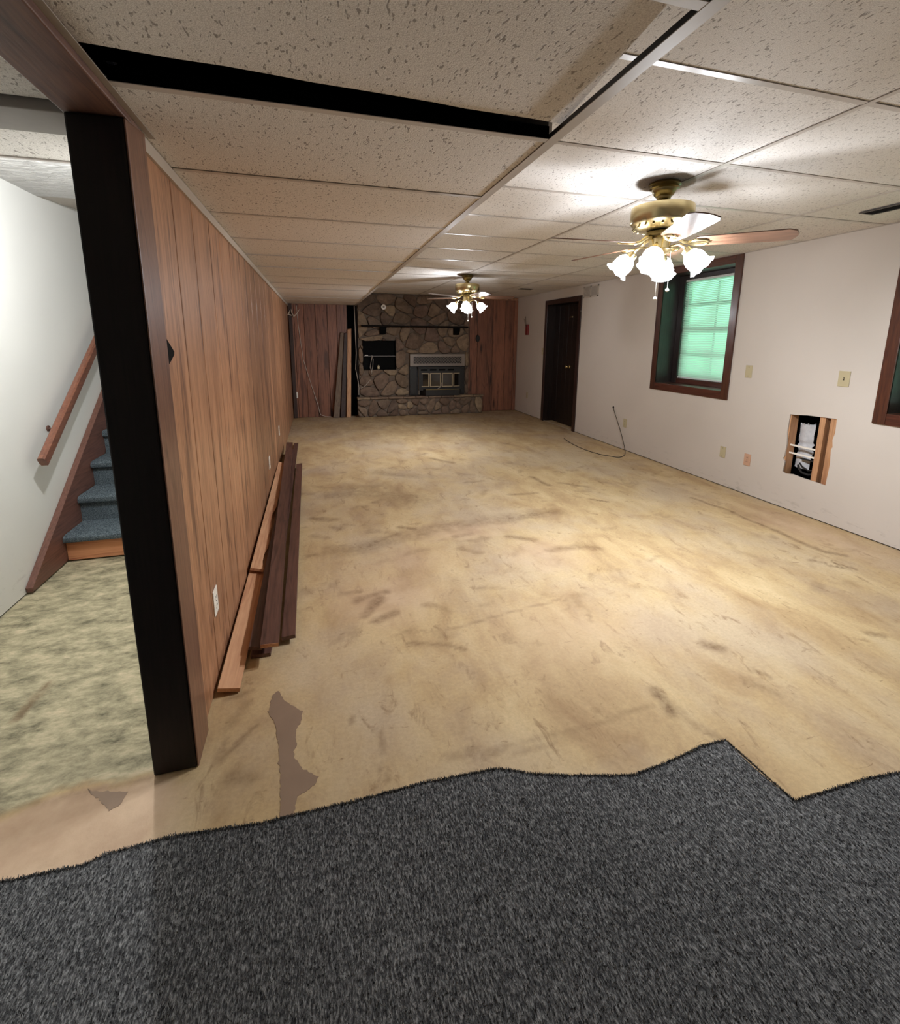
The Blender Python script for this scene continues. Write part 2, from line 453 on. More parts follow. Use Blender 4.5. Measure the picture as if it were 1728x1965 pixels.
# ------------------------------------------------------------------ floor
def build_floor():
    s = .02
    xs = np.arange(XW-.06, XR+.42, s); ys = np.arange(.80, YF+.1, s)
    nx, ny = len(xs), len(ys)
    X, Y = np.meshgrid(xs, ys)
    rng = np.random.default_rng(3)
    def fnoise(scale, octs=4, seed=0):
        out = np.zeros_like(X); amp = 1; tot = 0
        r = np.random.default_rng(seed)
        for o in range(octs):
            g = r.random((64, 64)); u = (X*scale*2**o) % 63; v = (Y*scale*2**o) % 63
            i = u.astype(int); j = v.astype(int); fu = u-i; fv = v-j; fu = fu*fu*(3-2*fu); fv = fv*fv*(3-2*fv)
            out += amp*(g[j, i]*(1-fu)*(1-fv)+g[j, (i+1) % 64]*fu*(1-fv)+g[(j+1) % 64, i]*(1-fu)*fv+g[(j+1) % 64, (i+1) % 64]*fu*fv)
            tot += amp; amp *= .55
        return out/tot
    wx = (fnoise(7, 4, 1)-.5)*.12; wy = (fnoise(7, 4, 2)-.5)*.12
    n3 = fnoise(14, 4, 5)
    R = np.zeros_like(X)
    def seg(pts, wd, st, warp=1.):
        nonlocal R
        px, py = X+wx*warp, Y+wy*warp
        d = np.full(X.shape, 9.)
        for (ax, ay), (bx, by) in zip(pts[:-1], pts[1:]):
            vx, vy = bx-ax, by-ay; L = vx*vx+vy*vy+1e-9
            t = np.clip(((px-ax)*vx+(py-ay)*vy)/L, 0, 1)
            d = np.minimum(d, np.hypot(px-ax-t*vx, py-ay-t*vy))
        m = np.clip(1.3-d/wd, 0, 1)*st
        R = np.maximum(R, m)
    S = [([(0.044, 3.176), (0.263, 3.187), (0.507, 3.29), (0.946, 3.401), (1.309, 3.419), (1.93, 3.464)], .10, .42, 1),
         ([(0.3, 3.22), (0.55, 3.35)], .05, .6, 1), ([(1.5, 3.44), (1.9, 3.46)], .05, .6, 1),
         ([(0.558, 3.481), (0.691, 3.404)], .03, .7, .5), ([(3.401, 3.475), (3.448, 3.081), (3.447, 2.564), (3.42, 2.29), (3.514, 2.18)], .025, .7, .5),
         ([(1.343, 1.447), (1.331, 1.346)], .035, .85, .5), ([(1.779, 1.651), (1.82, 1.603)], .035, .8, .5),
         ([(1.362, 1.367), (1.363, 1.269), (1.412, 1.167)], .02, .45, .4), ([(1.857, 1.435), (1.889, 1.384)], .014, .6, .1),
         ([(1.749, 1.385), (1.818, 1.319)], .012, .5, .1), ([(1.766, 1.414), (1.833, 1.283)], .012, .45, .1),
         ([(3.244, 2.109), (3.308, 2.055)], .014, .8, .1), ([(3.318, 2.128), (3.36, 2.026)], .014, .9, .1), ([(3.2, 2.2), (3.26, 2.14)], .014, .7, .1),
         ([(2.668, 1.498), (2.727, 1.465)], .02, .7, .2),
         ([(0.556, 2.085), (0.896, 2.147), (1.27, 2.197)], .010, .4, .15), ([(1.27, 2.197), (1.378, 2.151), (1.379, 2.043), (1.344, 1.962)], .010, .45, .05),
         ([(0.37, 2.036), (0.528, 1.981), (0.617, 1.92)], .016, .6, .3), ([(0.37, 1.382), (0.643, 1.353), (0.951, 1.355), (1.267, 1.392)], .012, .35, .2),
         ([(0.383, 1.356), (0.652, 1.327), (0.956, 1.328)], .012, .35, .2),
         ([(0.564, 5.119), (0.979, 4.804)], .09, .4, 1), ([(0.3, 4.5), (0.827, 4.068)], .2, .4, 1.5), ([(0.1, 4.4), (.5, 4.6)], .15, .4, 1.5),
         ([(-0.103, 3.848), (0.063, 3.769)], .04, .6, .5), ([(0.058, 3.613), (0.096, 3.56)], .04, .5, .5), ([(-.1, 3.5), (.0, 3.4)], .03, .4, .6),
         ([(1.328, 5.528), (1.526, 5.271)], .04, .6, .5), ([(2.194, 4.493), (2.24, 4.158)], .03, .7, .5), ([(2.388, 4.211), (2.604, 4.011)], .03, .6, .4),
         ([(2.427, 3.682), (2.529, 3.582)], .02, .9, .3), ([(1.734, 3.986), (2.013, 3.994)], .03, .55, .5), ([(1.335, 3.091), (1.502, 2.989)], .03, .7, .4),
         ([(0.928, 2.985), (1.036, 2.896)], .03, .55, .4), ([(1.561, 2.774), (1.801, 2.825)], .05, .5, .8), ([(1.778, 2.787), (1.896, 2.737)], .04, .6, .6),
         ([(0.182, 2.339), (0.284, 2.472)], .03, .65, .7), ([(0.168, 2.503), (0.325, 2.549)], .03, .6, .7), ([(0.218, 2.279), (0.35, 2.319)], .03, .6, .7),
         ([(0.07, 2.588), (0.176, 2.589)], .02, .6, .5), ([(0.534, 2.35), (0.627, 2.245)], .03, .45, .7),
         ([(0.148, 1.561), (0.164, 1.46)], .01, .6, .2), ([(0.15, 1.398), (0.166, 1.343)], .01, .5, .2), ([(0.054, 1.644), (0.073, 1.618)], .009, .9, .1),
         ([(-0.35, 1.49), (-0.29, 1.468)], .035, .55, .3), ([(-0.418, 1.554), (-0.376, 1.608), (-0.298, 1.695)], .012, .5, .3), ([(-.42, 1.58), (-.40, 1.66)], .014, .45, .3),
         ([(-.42, 1.70), (-.34, 1.83)], .02, .35, .5), ([(-.43, 1.88), (-.33, 1.90)], .014, .5, .3),
         ([(-1.199, 1.98), (-1.201, 2.17)], .02, .8, .3), ([(-1.2, 1.53), (-0.9, 1.56), (-0.746, 1.56), (-0.616, 1.575)], .014, .45, .3)]
    for p, wd, st, wp in S: seg(p, wd, st, wp)
    # scattered scuffs in the worn middle of the room
    rr = random.Random(5)
    for k in range(210):
        x = rr.uniform(-.3, 3.8); y = rr.uniform(1.9, 6.8)
        L = rr.uniform(.02, .16); a = rr.gauss(.15, .6)
        seg([(x, y), (x+L*math.cos(a), y+L*math.sin(a))], rr.uniform(.012, .045), rr.uniform(.12, .42), rr.uniform(1.2, 2.6))
    R *= np.clip(.25+1.5*n3, .3, 1)
    # brown tone deepens towards the fireplace end
    R = np.maximum(R, np.clip((Y-5.6)/2.5, 0, 1)*.42*(.5+n3))
    G = np.zeros_like(X)
    # orange-pink wear patches
    def blob(cx, cy, rx, ry, st):
        nonlocal G
        d = np.hypot((X+wx*2-cx)/rx, (Y+wy*2-cy)/ry)
        G = np.maximum(G, np.clip(1.2-d, 0, 1)*st)
    blob(.33, 2.5, .35, .3, .6); blob(1.05, 3.3, .5, .16, .6); blob(1.5, 2.76, .3, .25, .5); blob(3.7, 2.6, .25, .7, .6); blob(.5, 2.9, .4, .3, .4); blob(1.2, 1.9, .6, .4, .35)
    e1 = 1.53+.04*np.sin(X*6)+wy*.8+np.clip(-.7-X, 0, 1)*.02
    left = np.clip((-.56-X)*30, 0, 1)
    Gp = np.clip((e1-Y)*40, 0, 1)*np.clip((-.45-X)*8, 0, 1)
    G = np.maximum(G, Gp*.9)
    B = left*np.clip((Y-e1)*40, 0, 1)
    vs = np.column_stack([X.ravel(), Y.ravel(), np.zeros(X.size)])
    idx = np.arange(nx*ny).reshape(ny, nx)
    fs = np.stack([idx[:-1, :-1], idx[:-1, 1:], idx[1:, 1:], idx[1:, :-1]], -1).reshape(-1, 4)
    me = bpy.data.meshes.new('floor')
    me.vertices.add(len(vs)); me.vertices.foreach_set('co', vs.ravel().astype(np.float32))
    me.loops.add(fs.size); me.loops.foreach_set('vertex_index', fs.ravel().astype(np.int32))
    me.polygons.add(len(fs)); me.polygons.foreach_set('loop_start', np.arange(0, fs.size, 4, dtype=np.int32))
    me.update(calc_edges=True); me.validate()
    at = me.color_attributes.new('stain', 'FLOAT_COLOR', 'POINT')
    c = np.column_stack([R.ravel(), G.ravel(), B.ravel(), np.ones(X.size)]).astype(np.float32)
    at.data.foreach_set('color', c.ravel())
    me.materials.append(M['concrete'])
    o = link(bpy.data.objects.new('floor', me))
    tag(o, 'tan stained concrete slab floor with brown scuffs', 'floor', kind='structure')
    q = MB().add([(XW-.06, YB-.1, 0), (XR+.42, YB-.1, 0), (XR+.42, .80, 0), (XW-.06, .80, 0)], [(0, 1, 2, 3)]).build('slab', M['bare'], o)
    # bare brown concrete where the skim coat has broken away (real, very thin step)
    P = [(-0.251, 1.849), (-0.225, 1.873), (-0.2, 1.806), (-0.163, 1.767), (-0.126, 1.728), (-0.128, 1.675), (-0.146, 1.641), (-0.14, 1.59), (-0.147, 1.523), (-0.118, 1.461), (-0.062, 1.415), (-0.082, 1.381), (-0.131, 1.357), (-0.145, 1.25), (-0.176, 1.25), (-0.188, 1.43), (-0.203, 1.561), (-0.225, 1.688), (-0.256, 1.75)]
    P2 = [(-0.808, 1.57), (-0.746, 1.544), (-0.671, 1.523), (-0.679, 1.48), (-0.704, 1.469), (-0.763, 1.53)]
    for PP in (P, P2):
        Q = []; rj = random.Random(1)
        for i in range(len(PP)):
            (ax, ay), (bx, by) = PP[i], PP[(i+1) % len(PP)]
            k = max(1, int(math.dist(PP[i], PP[(i+1) % len(PP)])/.009))
            for q_ in range(k):
                t = q_/k; Q.append((ax+(bx-ax)*t+rj.gauss(0, .0022), ay+(by-ay)*t+rj.gauss(0, .0022)))
        PP = Q
        b = MB(); b.prism(PP[::-1], lambda x, y: (x, y, .0002), lambda x, y: (x, y, .0012)); b.build('bare_patch', M['bare'], o)
build_floor()

# ------------------------------------------------------------------ carpet remnant
EDGE = [(-1.69, 1.335), (-1.3, 1.325), (-0.903, 1.308), (-0.704, 1.297), (-0.659, 1.313), (-0.486, 1.318), (-0.235, 1.289), (-0.144, 1.288), (0.082, 1.284), (0.291, 1.287), (0.445, 1.277), (0.538, 1.272), (0.66, 1.216), (0.779, 1.178), (0.917, 1.14), (0.979, 1.125), (1.056, 1.129), (1.2, 1.143), (1.294, 1.158), (1.406, 1.156), (1.408, 1.032), (1.428, 0.907), (1.57, 0.903), (1.736, 0.902), (1.884, 0.888), (2.4, .86), (3.0, .88), (3.96, .86)]
def edge_y(x):
    for (a, b), (c, d) in zip(EDGE[:-1], EDGE[1:]):
        if a <= x <= c: return b if c-a < 1e-6 else b+(d-b)*(x-a)/(c-a)
    return EDGE[-1][1]
def build_carpet():
    o = empty('carpet', (0, 0, 0), 0, 'charcoal grey cut carpet with a ragged edge covering the near floor', 'carpet')
    rr = random.Random(2)
    pts = []
    for (a, b), (c, d) in zip(EDGE[:-1], EDGE[1:]):
        L = math.hypot(c-a, d-b); k = max(1, int(L/.012))
        for i in range(k):
            t = i/k; j = 0 if abs(c-a) < .03 else rr.gauss(0, .0022)
            pts.append((a+(c-a)*t, b+(d-b)*t+j))
    pts.append(EDGE[-1])
    poly = [(XW+.006, YB+.01)] + [(max(x, XW+.006), y) for x, y in pts] + [(XR-.006, YB+.01)]
    tri = tessellate_polygon([[Vector((x, y, 0)) for x, y in poly]])
    n = len(poly)
    vs = [(x, y, .0115) for x, y in poly] + [(x, y, .001) for x, y in poly]
    fs = [tuple(t) for t in tri] + [(i, (i+1) % n, n+(i+1) % n, n+i) for i in range(n)]
    MB().add(vs, fs).build('backing', M['carpet'], o)
    # pile tufts
    r = np.random.default_rng(4)
    N = 90000
    xs = r.uniform(-1.1, 2.3, N); ys = r.uniform(.35, 1.34, N)
    ex = np.array([p[0] for p in EDGE]); ey = np.array([p[1] for p in EDGE])
    lim = np.interp(xs, ex, ey); keep = ys < lim-.001
    # denser along the edge
    xe = r.uniform(-1.6, 2.4, 14000); ye = np.interp(xe, ex, ey)-np.abs(r.normal(0, .004, 14000))+.001
    st = r.uniform(0, 1, 700)
    xe2 = 1.406+.022*st; ye2 = 1.156-.249*st
    xs = np.concatenate([xs[keep], xe, xe2]); ys = np.concatenate([ys[keep], ye, ye2]); n = len(xs)
    a = r.uniform(0, 2*PI, n); wdt = r.uniform(.0007, .0014, n); hgt = r.uniform(.003, .0075, n)
    lx = r.normal(0, .003, n); ly = r.normal(.0015, .003, n)
    z0 = .0095
    base = np.stack([xs, ys, np.full(n, z0)], 1)
    d = np.stack([np.cos(a)*wdt, np.sin(a)*wdt, np.zeros(n)], 1)
    tip = base+np.stack([lx, ly, hgt], 1)
    V = np.stack([base-d, base+d, tip+d*.7, tip-d*.7], 1).reshape(-1, 3)
    F = np.arange(4*n).reshape(n, 4)
    me = bpy.data.meshes.new('pile'); me.vertices.add(4*n); me.vertices.foreach_set('co', V.ravel().astype(np.float32))
    me.loops.add(4*n); me.loops.foreach_set('vertex_index', F.ravel().astype(np.int32))
    me.polygons.add(n); me.polygons.foreach_set('loop_start', np.arange(0, 4*n, 4, dtype=np.int32)); me.update(calc_edges=True)
    me.materials.append(M['carpet'])
    p = link(bpy.data.objects.new('pile', me), o); p['kind'] = 'stuff'
build_carpet()

# ------------------------------------------------------------------ right wall with openings
def skin(name, mat, x, thick, y0, y1, z0, z1, holes, parent=None):
    outer = [(y0, z0), (y1, z0), (y1, z1), (y0, z1)]
    loops = [outer]+holes
    flat = [p for L in loops for p in L]
    tri = tessellate_polygon([[Vector((p[0], p[1], 0)) for p in L] for L in loops])
    n = len(flat)
    vs = [(x, p[0], p[1]) for p in flat]+[(x+thick, p[0], p[1]) for p in flat]
    fs = [tuple(t) for t in tri]+[tuple(n+i for i in t) for t in tri]
    k = 0
    for L in loops:
        m = len(L)
        for i in range(m):
            a, b = k+i, k+(i+1) % m
            fs.append((a, b, n+b, n+a))
        k += m
    me = bpy.data.meshes.new(name); me.from_pydata(vs, [], fs); me.materials.append(mat)
    bm = bmesh.new(); bm.from_mesh(me); bmesh.ops.recalc_face_normals(bm, faces=bm.faces); bm.to_mesh(me); bm.free()
    return link(bpy.data.objects.new(name, me), parent)
def rect(y0, y1, z0, z1): return [(y0, z0), (y0, z1), (y1, z1), (y1, z0)]
W1 = (3.80, 4.87, .93, 2.26); W2 = (1.35, 2.41, .93, 2.26); DR = (6.68, 7.77, .0, 2.10)
HOLE = [(3.091, .848), (3.02, .852), (2.94, .862), (2.705, .870), (2.70, .76), (2.712, .70), (2.702, .64), (2.712, .62), (2.700, .50), (2.708, .314), (2.78, .318), (2.90, .322), (2.99, .330), (3.06, .318), (3.085, .328), (3.078, .42), (3.098, .45), (3.088, .47), (3.083, .58), (3.095, .70)]
WR = skin('wall_right', M['wall'], XR, .013, YB, YF+.3, .010, H+.25, [rect(*W1), rect(*W2), rect(DR[0], DR[1], .0101, DR[3]), HOLE])
tag(WR, 'off-white painted drywall of the right wall', 'wall', kind='structure')
# structure behind the drywall
ext = skin('outer_wall', M['void'], XR+.30, .08, YB-.1, YF+.4, -.1, 2.7, [rect(W1[0]+.02, W1[1]-.02, W1[2]+.02, W1[3]-.02), rect(W2[0]+.02, W2[1]-.02, W2[2]+.02, W2[3]-.02)], WR)
quick_box('sill_plate', M['black'], WR, XR+.014, XR+.1, YB, DR[0]-.02, 0.0, .035)  # plate drawn black for the shade in the gap under the drywall
quick_box('sill_plate', M['black'], WR, XR+.014, XR+.1, DR[1]+.02, YF, 0.0, .035)
for y0, y1 in ((3.086, 3.124), (2.797, 2.842), (2.69, 2.757), (3.40, 3.438), (2.45, 2.488), (5.1, 5.138), (5.6, 5.638)):
    quick_box('stud', M['raw_z'], WR, XR+.014, XR+.10, y0, y1, .036, H)
quick_box('batten', M['plate_w'], WR, XR+.045, XR+.052, 2.843, 3.085, .568, .582)
quick_box('batten', M['plate_w'], WR, XR+.045, XR+.052, 2.843, 3.085, .497, .511)
def bag():
    b = MB(); r = random.Random(8)
    nu, nv = 10, 22
    vs = []; 
    for j in range(nv):
        for i in range(nu):
            u = i/(nu-1); v = j/(nv-1)
            y = 2.955+.13*u; z = .37+.42*v*(1-.12*abs(math.sin(u*9)) if j == nv-1 else 1)
            x = XR+.135-.025*math.sin(PI*u)+r.uniform(-.004, .004)+(.02 if .33 < v < .4 or .5 < v < .56 else 0)
            vs.append((x, y, z))
    fs = [(j*nu+i, j*nu+i+1, (j+1)*nu+i+1, (j+1)*nu+i) for j in range(nv-1) for i in range(nu-1)]
    b.add(vs, fs).build('insulation', M['conc'], WR, smooth='all')
bag()
quick_box('cavity_back', M['void'], WR, XR+.17, XR+.18, 2.5, 3.3, .0, 1.3)
b = MB()
b.tube([(XR+.09, 2.86, .36), (XR+.06, 2.90, .345), (XR+.05, 2.95, .352), (XR+.07, 3.0, .38), (XR+.09, 3.02, .40)], .009, 6)
b.tube([(XR+.08, 2.85, .40), (XR+.05, 2.90, .385), (XR+.07, 2.97, .40), (XR+.09, 3.01, .42)], .007, 6)
b.build('wire_bundle', M['wire_dark'], WR, smooth=True)
b = MB(); b.box(XR+.06, XR+.10, 2.846, 2.88, .455, .485); b.box(XR+.07, XR+.11, 2.88, 3.0, .462, .468); b.build('bracket', M['wire_dark'], WR)

# ------------------------------------------------------------------ windows
def window(n, y0, y1, z0, z1, label, blab):
    w = empty('window_%d' % n, (XR, (y0+y1)/2, z0), 0, label, 'window', kind='structure')
    def B(name, mat, x0, x1, a, b, c, d, bv=.004):
        o = MB(); o.M = Matrix.Translation((-XR, -(y0+y1)/2, -z0)); o.box(x0, x1, a, b, c, d); return o.build(name, mat, w, bevel=bv)
    cw = .085; iy0, iy1, iz0, iz1 = y0+cw, y1-cw, z0+cw, z1-cw*.9
    t = .018
    B('casing', M['casing'], XR-t, XR-.0005, y0, iy0, z0, z1); B('casing', M['casing'], XR-t, XR-.0005, iy1, y1, z0, z1)
    B('casing', M['casing_y'], XR-t+.001, XR-.0005, iy0, iy1, z0, iz0); B('casing', M['casing_y'], XR-t+.001, XR-.0005, iy0, iy1, iz1, z1)
    D = .235; e = .016
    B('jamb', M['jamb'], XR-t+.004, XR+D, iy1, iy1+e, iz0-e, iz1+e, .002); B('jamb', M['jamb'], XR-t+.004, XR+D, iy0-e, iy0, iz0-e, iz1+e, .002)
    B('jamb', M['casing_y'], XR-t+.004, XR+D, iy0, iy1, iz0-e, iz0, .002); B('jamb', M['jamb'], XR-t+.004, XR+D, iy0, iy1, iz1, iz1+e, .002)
    # inner dark frame round the sash
    fx0, fx1 = XR+D-.02, XR+D+.03
    fw = .085
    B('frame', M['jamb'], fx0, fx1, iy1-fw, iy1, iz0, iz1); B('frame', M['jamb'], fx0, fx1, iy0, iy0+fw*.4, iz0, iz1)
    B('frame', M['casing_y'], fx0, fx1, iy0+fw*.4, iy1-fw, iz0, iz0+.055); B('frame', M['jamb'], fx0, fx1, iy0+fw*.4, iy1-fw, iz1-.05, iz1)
    sy0, sy1, sz0, sz1 = iy0+fw*.4, iy1-fw, iz0+.055, iz1-.05
    sx = XR+D+.035
    B('sash', M['sash'], sx, sx+.03, sy0-.05, sy0+.035, sz0-.05, sz1+.05, .003); B('sash', M['sash'], sx, sx+.03, sy1-.035, sy1+.05, sz0-.05, sz1+.05, .003)
    B('sash', M['sash'], sx, sx+.03, sy0+.035, sy1-.035, sz0-.05, sz0+.04, .003); B('sash', M['sash'], sx, sx+.03, sy0+.035, sy1-.035, sz1-.03, sz1+.05, .003)
    zm = [sz0+(sz1-sz0)*k/4 for k in (1, 2, 3)]
    for k, z in enumerate(zm):
        hh = .022 if k == 1 else .013
        B('muntin', M['sash'], sx+.004, sx+.026, sy0+.035, sy1-.035, z-hh, z+hh, .002)
    ym = (sy0+sy1)/2
    zz = [sz0+.04]+zm+[sz1-.03]
    for k in range(4):
        B('muntin', M['sash'], sx+.006, sx+.024, ym-.007, ym+.007, zz[k]+.02, zz[k+1]-.02, .002)
        B('pane', M['glass'], sx+.013, sx+.017, sy0+.034, ym-.006, zz[k], zz[k+1], 0)
        B('pane', M['glass'], sx+.013, sx+.017, ym+.006, sy1-.034, zz[k], zz[k+1], 0)
    # mini blind hanging inside the frame
    bl = empty('mini_blind', (XR+D, ym, sz0), 0, blab, 'window blind')
    def C(name, mat, x0, x1, a, b, c, d):
        o = MB(); o.M = Matrix.Translation((-XR-D, -ym, -sz0)); o.box(x0, x1, a, b, c, d); return o.build(name, mat, bl, bevel=.002)
    C('head_rail', M['blind_white'], XR+D-.012, XR+D+.012, sy0+.004, sy1-.004, sz1-.024, sz1-.001)
    C('bottom_rail', M['blind_white'], XR+D-.010, XR+D+.010, sy0+.006, sy1-.006, sz0+.004, sz0+.022)
    o = MB(); o.M = Matrix.Translation((-XR-D, -ym, -sz0)); z = sz0+.032
    while z < sz1-.03:
        a = .0080; c = .0088
        o.add([(XR+D-a, sy0+.008, z-c), (XR+D-a, sy1-.008, z-c), (XR+D-.001, sy1-.008, z+.002), (XR+D-.001, sy0+.008, z+.002), (XR+D+a, sy0+.008, z+c), (XR+D+a, sy1-.008, z+c)], [(0, 1, 2, 3), (3, 2, 5, 4)])
        z += .0195
    s = o.build('slats', M['slat'], bl); s['kind'] = 'stuff'
    o = MB(); o.M = Matrix.Translation((-XR-D, -ym, -sz0))
    for yy in (sy0+.12, sy1-.12):
        o = MB(); o.M = Matrix.Translation((-XR-D, -ym, -sz0)); o.tube([(XR+D, yy, sz0+.02), (XR+D, yy, sz1-.02)], .0012, 5)
        o.build('cord', M['blind_white'], bl)
    o = MB(); o.M = Matrix.Translation((-XR-D, -ym, -sz0)); o.tube([(XR+D-.018, sy1-.07, sz1-.03), (XR+D-.018, sy1-.072, sz1-.36)], .003, 6)
    o.build('tilt_wand', M['blind_white'], bl, smooth=True)
    return w
window(1, 3.757, 4.913, .888, 2.297, 'deep dark-stained window beyond the near ceiling fan', 'closed mini blind glowing mint green in the deep window')
window(2, 1.31, 2.452, .882, 2.297, 'dark-stained window cut off at the right edge of the photo', 'closed mini blind in the window at the right edge')

# ------------------------------------------------------------------ door on the right wall
def door():
    y0, y1 = 6.625, 7.83
    d = empty('door_1', (XR, (y0+y1)/2, 0), 0, 'dark stained doorway in the right wall near the fireplace', 'door', kind='structure')
    def B(name, mat, *a, bv=.003):
        o = MB(); o.M = Matrix.Translation((-XR, -(y0+y1)/2, 0)); o.box(*a); return o.build(name, mat, d, bevel=bv)
    B('casing', M['door_casing'], XR-.016, XR-.0005, y0, y0+.085, .0, 2.15); B('casing', M['door_casing'], XR-.016, XR-.0005, y1-.085, y1, 0, 2.15)
    B('casing', M['door_casing'], XR-.016, XR-.0005, y0+.085, y1-.085, 2.07, 2.15)
    B('jamb', M['door'], XR-.012, XR+.28, y0+.07, y0+.085, .0, 2.085); B('jamb', M['door'], XR-.012, XR+.28, y1-.085, y1-.07, .0, 2.085)
    B('jamb', M['door'], XR-.012, XR+.28, y0+.085, y1-.085, 2.07, 2.085)
    yy = y0+.09; n = 7; w_ = (y1-y0-.18)/n
    for k in range(n):
        B('plank', M['door'], XR+.16+.002*(k % 2), XR+.20, yy+k*w_+.002, yy+(k+1)*w_-.002, .012, 2.065)
    kn = MB(); kn.M = Matrix.Translation((0, -.05, 1.02)) @ Matrix.Rotation(-PI/2, 4, 'Y')
    kn.lathe([(.03, -.16), (.03, -.155), (.012, -.15), (.012, -.12), (.026, -.105), (.03, -.09), (.02, -.078)], 16)
    kn.build('knob', M['brass'], d, smooth=True)
    kn = MB(); kn.M = Matrix.Translation((0, -.05, 1.85)); kn.box(.145, .16, -.03, .03, -.012, .012); kn.build('hook_plate', M['brass_dark'], d, bevel=.003)
door()

# ------------------------------------------------------------------ wall plates
def plate(x, y, z, nx, w_, h_, mat, kind, name, label, cat, group=None):
    """nx: +1 faces +x, -1 faces -x, 0 faces -y"""
    o = empty(name, (x, y, z), {-1: PI/2*3, 1: PI/2, 0: 0}[nx], label, cat, group or {'outlet': 'wall outlets', 'light switch': 'light switches', 'wall plate': 'blank wall plates'}[cat])
    # local frame: width along x, faces -y, standing on plane y=0
    MB().box(-w_/2, w_/2, -.006, -.0004, -h_/2, h_/2).build('cover', M[mat], o, bevel=.002)
    if kind == 'outlet':
        for s in (-1, 1):
            r = MB().prism([(.016*math.cos(a)*1.0, s*.02+.0145*math.sin(a)) for a in [k*PI/6 for k in range(12)]], lambda u, v: (u, -.0075, v), lambda u, v: (u, -.006, v)).build('receptacle', M[mat], o)
            q = MB(); [q.box(dx-.0012, dx+.0012, -.0085, -.0074, s*.02-.002, s*.02+.006) for dx in (-.006, .006)]; q.build('slot', M['slot'], r)
        MB().lathe([(.003, 0), (.003, .001)], 8).build('screw', M['slot'], o).matrix_local = Matrix.Translation((0, -.0065, 0)) @ Matrix.Rotation(PI/2, 4, 'X')
    elif kind == 'switch':
        MB().box(-.005, .005, -.0075, -.006, -.012, .012).build('bezel', M['slot'], o)
        MB().box(-.0035, .0035, -.017, -.0075, -.002, .008).build('toggle', M[mat], o, bevel=.001)
    else:
        for s in (-1, 1):
            MB().lathe([(.003, 0), (.003, .001)], 8).build('screw', M['slot'], o).matrix_local = Matrix.Translation((0, -.0065, s*.021 if kind == 'cable' else s*h_*.36)) @ Matrix.Rotation(PI/2, 4, 'X')
    return o
PX = XR
plate(PX, 3.555, 1.19, -1, .072, .118, 'plate', 'blank', 'blank_plate', 'almond blank wall plate beside the mint-lit window', 'wall plate')
plate(PX, 2.70, 1.191, -1, .085, .122, 'plate', 'switch', 'light_switch', 'almond single light switch above the hole in the wall', 'light switch')
plate(PX, 3.738, .355, -1, .068, .114, 'plate', 'blank', 'blank_plate', 'almond blank low plate left of the pinkish outlet', 'wall plate')
plate(PX, 3.448, .346, -1, .070, .116, 'plate_pink', 'outlet', 'outlet', 'pinkish duplex outlet low between blank plate and wall hole', 'outlet')
plate(PX, 5.356, .371, -1, .070, .116, 'plate', 'outlet', 'outlet', 'almond outlet low on the right wall beside the hanging cord', 'outlet')
plate(PX, 7.89, 1.264, -1, .060, .118, 'plate', 'switch', 'light_switch', 'almond light switch at the fireplace side of the dark doorway', 'light switch')
plate(PX, 8.478, .39, -1, .070, .116, 'plate', 'outlet', 'outlet', 'outlet low on the right wall between doorway and far corner', 'outlet')

def red_box():
    o = empty('wall_box', (XR, 8.56, 1.66), PI*1.5, 'dark red wall box with loose wires in the far right corner', 'wall box')
    MB().box(-.055, .055, -.03, -.0005, -.10, .10).build('body', M['red'], o, bevel=.006)
    b = MB()
    b.tube([(-.02, -.035, .06), (-.03, -.05, .13), (-.09, -.04, .2), (-.14, -.03, .21)], .004, 6)
    b.tube([(.0, -.035, .06), (.01, -.05, .14), (-.03, -.04, .22), (-.05, -.03, .25)], .004, 6)
    b.build('wire', M['cable_k'], o, smooth=True)
red_box()

def wall_vent():
    o = empty('wall_vent', (XR, 6.39, 2.185), PI*1.5, 'white louvred return vent high on the wall above the doorway corner', 'vent')
    w_, h_ = .40, .165
    MB().box(-w_/2, w_/2, -.004, -.0005, -h_/2, h_/2).build('backing', M['vent'], o)
    b = MB(); b.box(-w_/2, w_/2, -.010, -.004, h_/2-.018, h_/2); b.box(-w_/2, w_/2, -.010, -.004, -h_/2, -h_/2+.018)
    b.box(-w_/2, -w_/2+.018, -.010, -.004, -h_/2, h_/2); b.box(w_/2-.018, w_/2, -.010, -.004, -h_/2, h_/2); b.box(-.012, .012, -.010, -.004, -h_/2, h_/2)
    b.build('frame', M['vent'], o)
    b = MB()
    z = -h_/2+.022
    while z < h_/2-.02:
        for a, c in ((-w_/2+.018, -.012), (.012, w_/2-.018)):
            b.add([(a, -.010, z), (c, -.010, z), (c, -.004, z+.007), (a, -.004, z+.007)], [(0, 1, 2, 3)])
        z += .011
    s = b.build('louvres', M['vent'], o); s['kind'] = 'stuff'
wall_vent()

